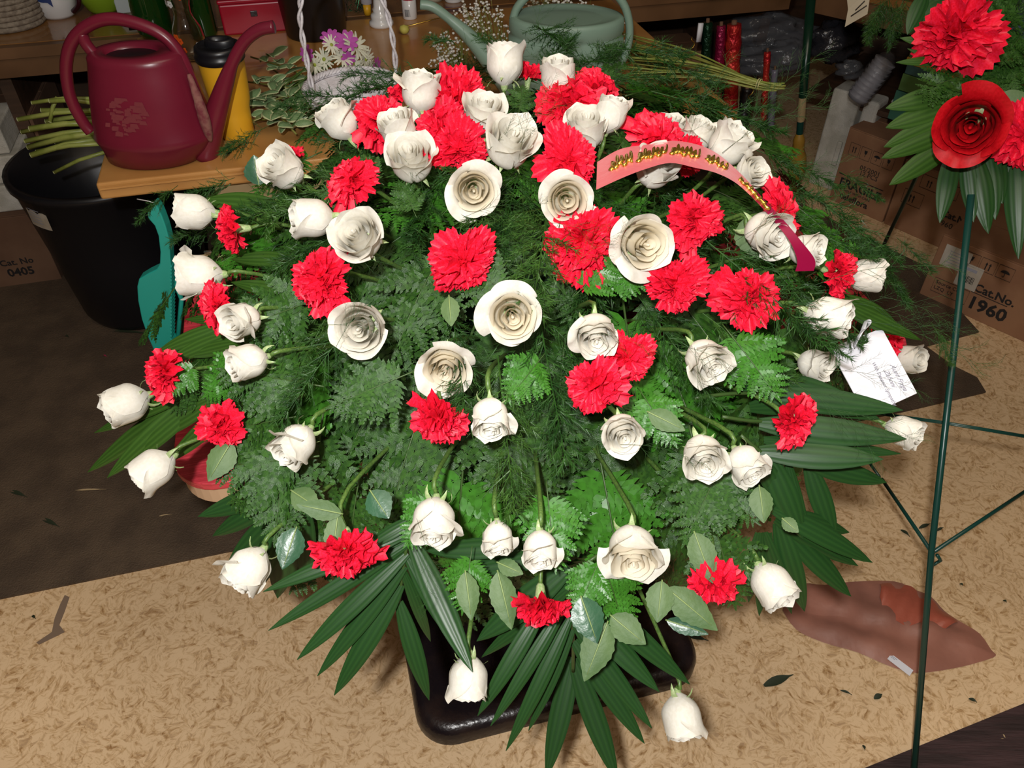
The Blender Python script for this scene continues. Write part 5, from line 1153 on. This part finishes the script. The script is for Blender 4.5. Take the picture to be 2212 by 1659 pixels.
palm('palm frond of the easel spray with leaflets pointing left around the dark red rose', [(2210,230),(2120,225),(2060,240)],
 [(2075,195,1913,234,1.5),(2070,222,1913,276,1.5),(2070,245,1909,318,1.4),(2070,270,1904,342,1.4),(2075,295,1921,400,1.5),(2085,110,1944,82,.9),(2080,130,1935,135,.7),(2095,160,1960,105,.6)], M_palm2, .024, dfun=DF)
DF2 = lambda x, y: PT(x, y, 1.31)
palm('palm frond of the easel spray hanging down under the dark red rose', [(2200,240),(2140,280),(2110,310)],
 [(2060,320,2030,482,1.3),(2085,330,2103,480,1.1),(2105,330,2135,505,1.5),(2130,320,2150,475,1.4),(2140,300,2165,440,1.5),(2170,300,2185,430,1.5),(2190,290,2200,560,1.5),(2200,330,2230,500,1.5)], M_palm, .024, dfun=DF2)
DF3 = lambda x, y: PT(x, y, 1.40)
palm('dark palm frond behind the large carnation of the easel spray', [(2180,60),(2120,20),(2060,-10)], [(2100,0,2060,-60,1),(2060,0,1990,40,1.6),(2040,-10,1975,60,1.4),(2110,10,2080,60,1.2),(2130,20,2110,60,1),(2050,-20,1990,-20,1.2),(2000,-15,1960,75,1.3)], M_palm, .024, dfun=DF3)
for bx, by, tx, ty, k in ((2190,120,2005,188,0),(2200,150,2060,200,0),(2190,150,2110,215,1),(2210,160,2160,235,0),(2210,40,2130,20,0),(2225,80,2140,110,0),(2220,0,2170,-40,0),(2230,120,2180,180,1),(2215,60,2170,130,0),(2200,10,2150,60,0)):
    A, B = PT(bx, by, 1.34), PT(tx, ty, 1.30); put_frond(A, B-A, (CAM-A).normalized()+Vector((0, 0, .3)), (B-A).length*1.05, 0, k, 'glossy leatherleaf frond of the easel spray at top right', 'leatherleaf of the easel spray')
A = PT(2190, 195, 1.36)
def free_leaf(A, B, w_, label):
    d = B-A; z = (CAM-A).normalized(); x = d.normalized(); z = (z-x*z.dot(x)).normalized(); y = z.cross(x); L = d.length
    rows = [[x*f*L+y*w_*.5*math.sin(PI*min(.98, f**.8+.01))**.75*u-z*abs(u)*w_*.1+z*.04*L*math.sin(PI*f) for u in (-1, -.5, 0, .5, 1)] for f in [k/12 for k in range(13)]]
    o = tag(MB().grid(rows).obj('rose_leaf', M_leaf), label, 'leaf', 'rose leaves'); o.location = A
free_leaf(PT(2150, 228, 1.3), PT(2225, 205, 1.28), .035, 'grey green rose leaf right above the dark red rose')
free_leaf(PT(2150, 290, 1.3), PT(2175, 265, 1.28), .03, 'small pale rose leaf at the right side of the dark red rose')
for k in range(26):
    a = R.uniform(0, 6.28); px, py = R.uniform(2090, 2240), R.uniform(-30, 170); P = PT(px, py, R.uniform(1.42, 1.52)); put_tree(P, RT*math.cos(a)*.6+DN*math.sin(a)*.6-FW*.2, -FW, R.uniform(.10, .16), 'feathery dark fern sprig in the easel spray', 'fern sprigs in the easel spray')
for k in range(9):
    P = PT(1925+R.uniform(-30, 50), -5+R.uniform(-20, 15), 1.6); put_tree(P, Vector((R.uniform(-.4, .4), 0, -1)), -FW, R.uniform(.07, .11), 'dim fern sprig hanging at the top edge beside the cream card', 'dim fern at the top edge')
SO = SO_keep
t = tag(MB().add([PY(1828,-20,1.9), PY(1882,-25,1.88), PY(1874,30,1.88), PY(1825,58,1.9), PY(1832,20,1.9)], [(0, 1, 2, 3, 4)]).obj('cream_card', mat('cream_card', (.40, .34, .24), .7), None, False), 'cream paper card hanging at the top edge right of the green pole', 'card')
s_ = t.modifiers.new('s', 'SOLIDIFY'); s_.thickness = .001
for a_, b_ in (((1848,22),(1868,2)), ((1838,35),(1872,12))): MB().tube([PY(*a_, 1.885), PY(*b_, 1.87)], .0012, 5).obj('pen_stroke', M_ink, t)
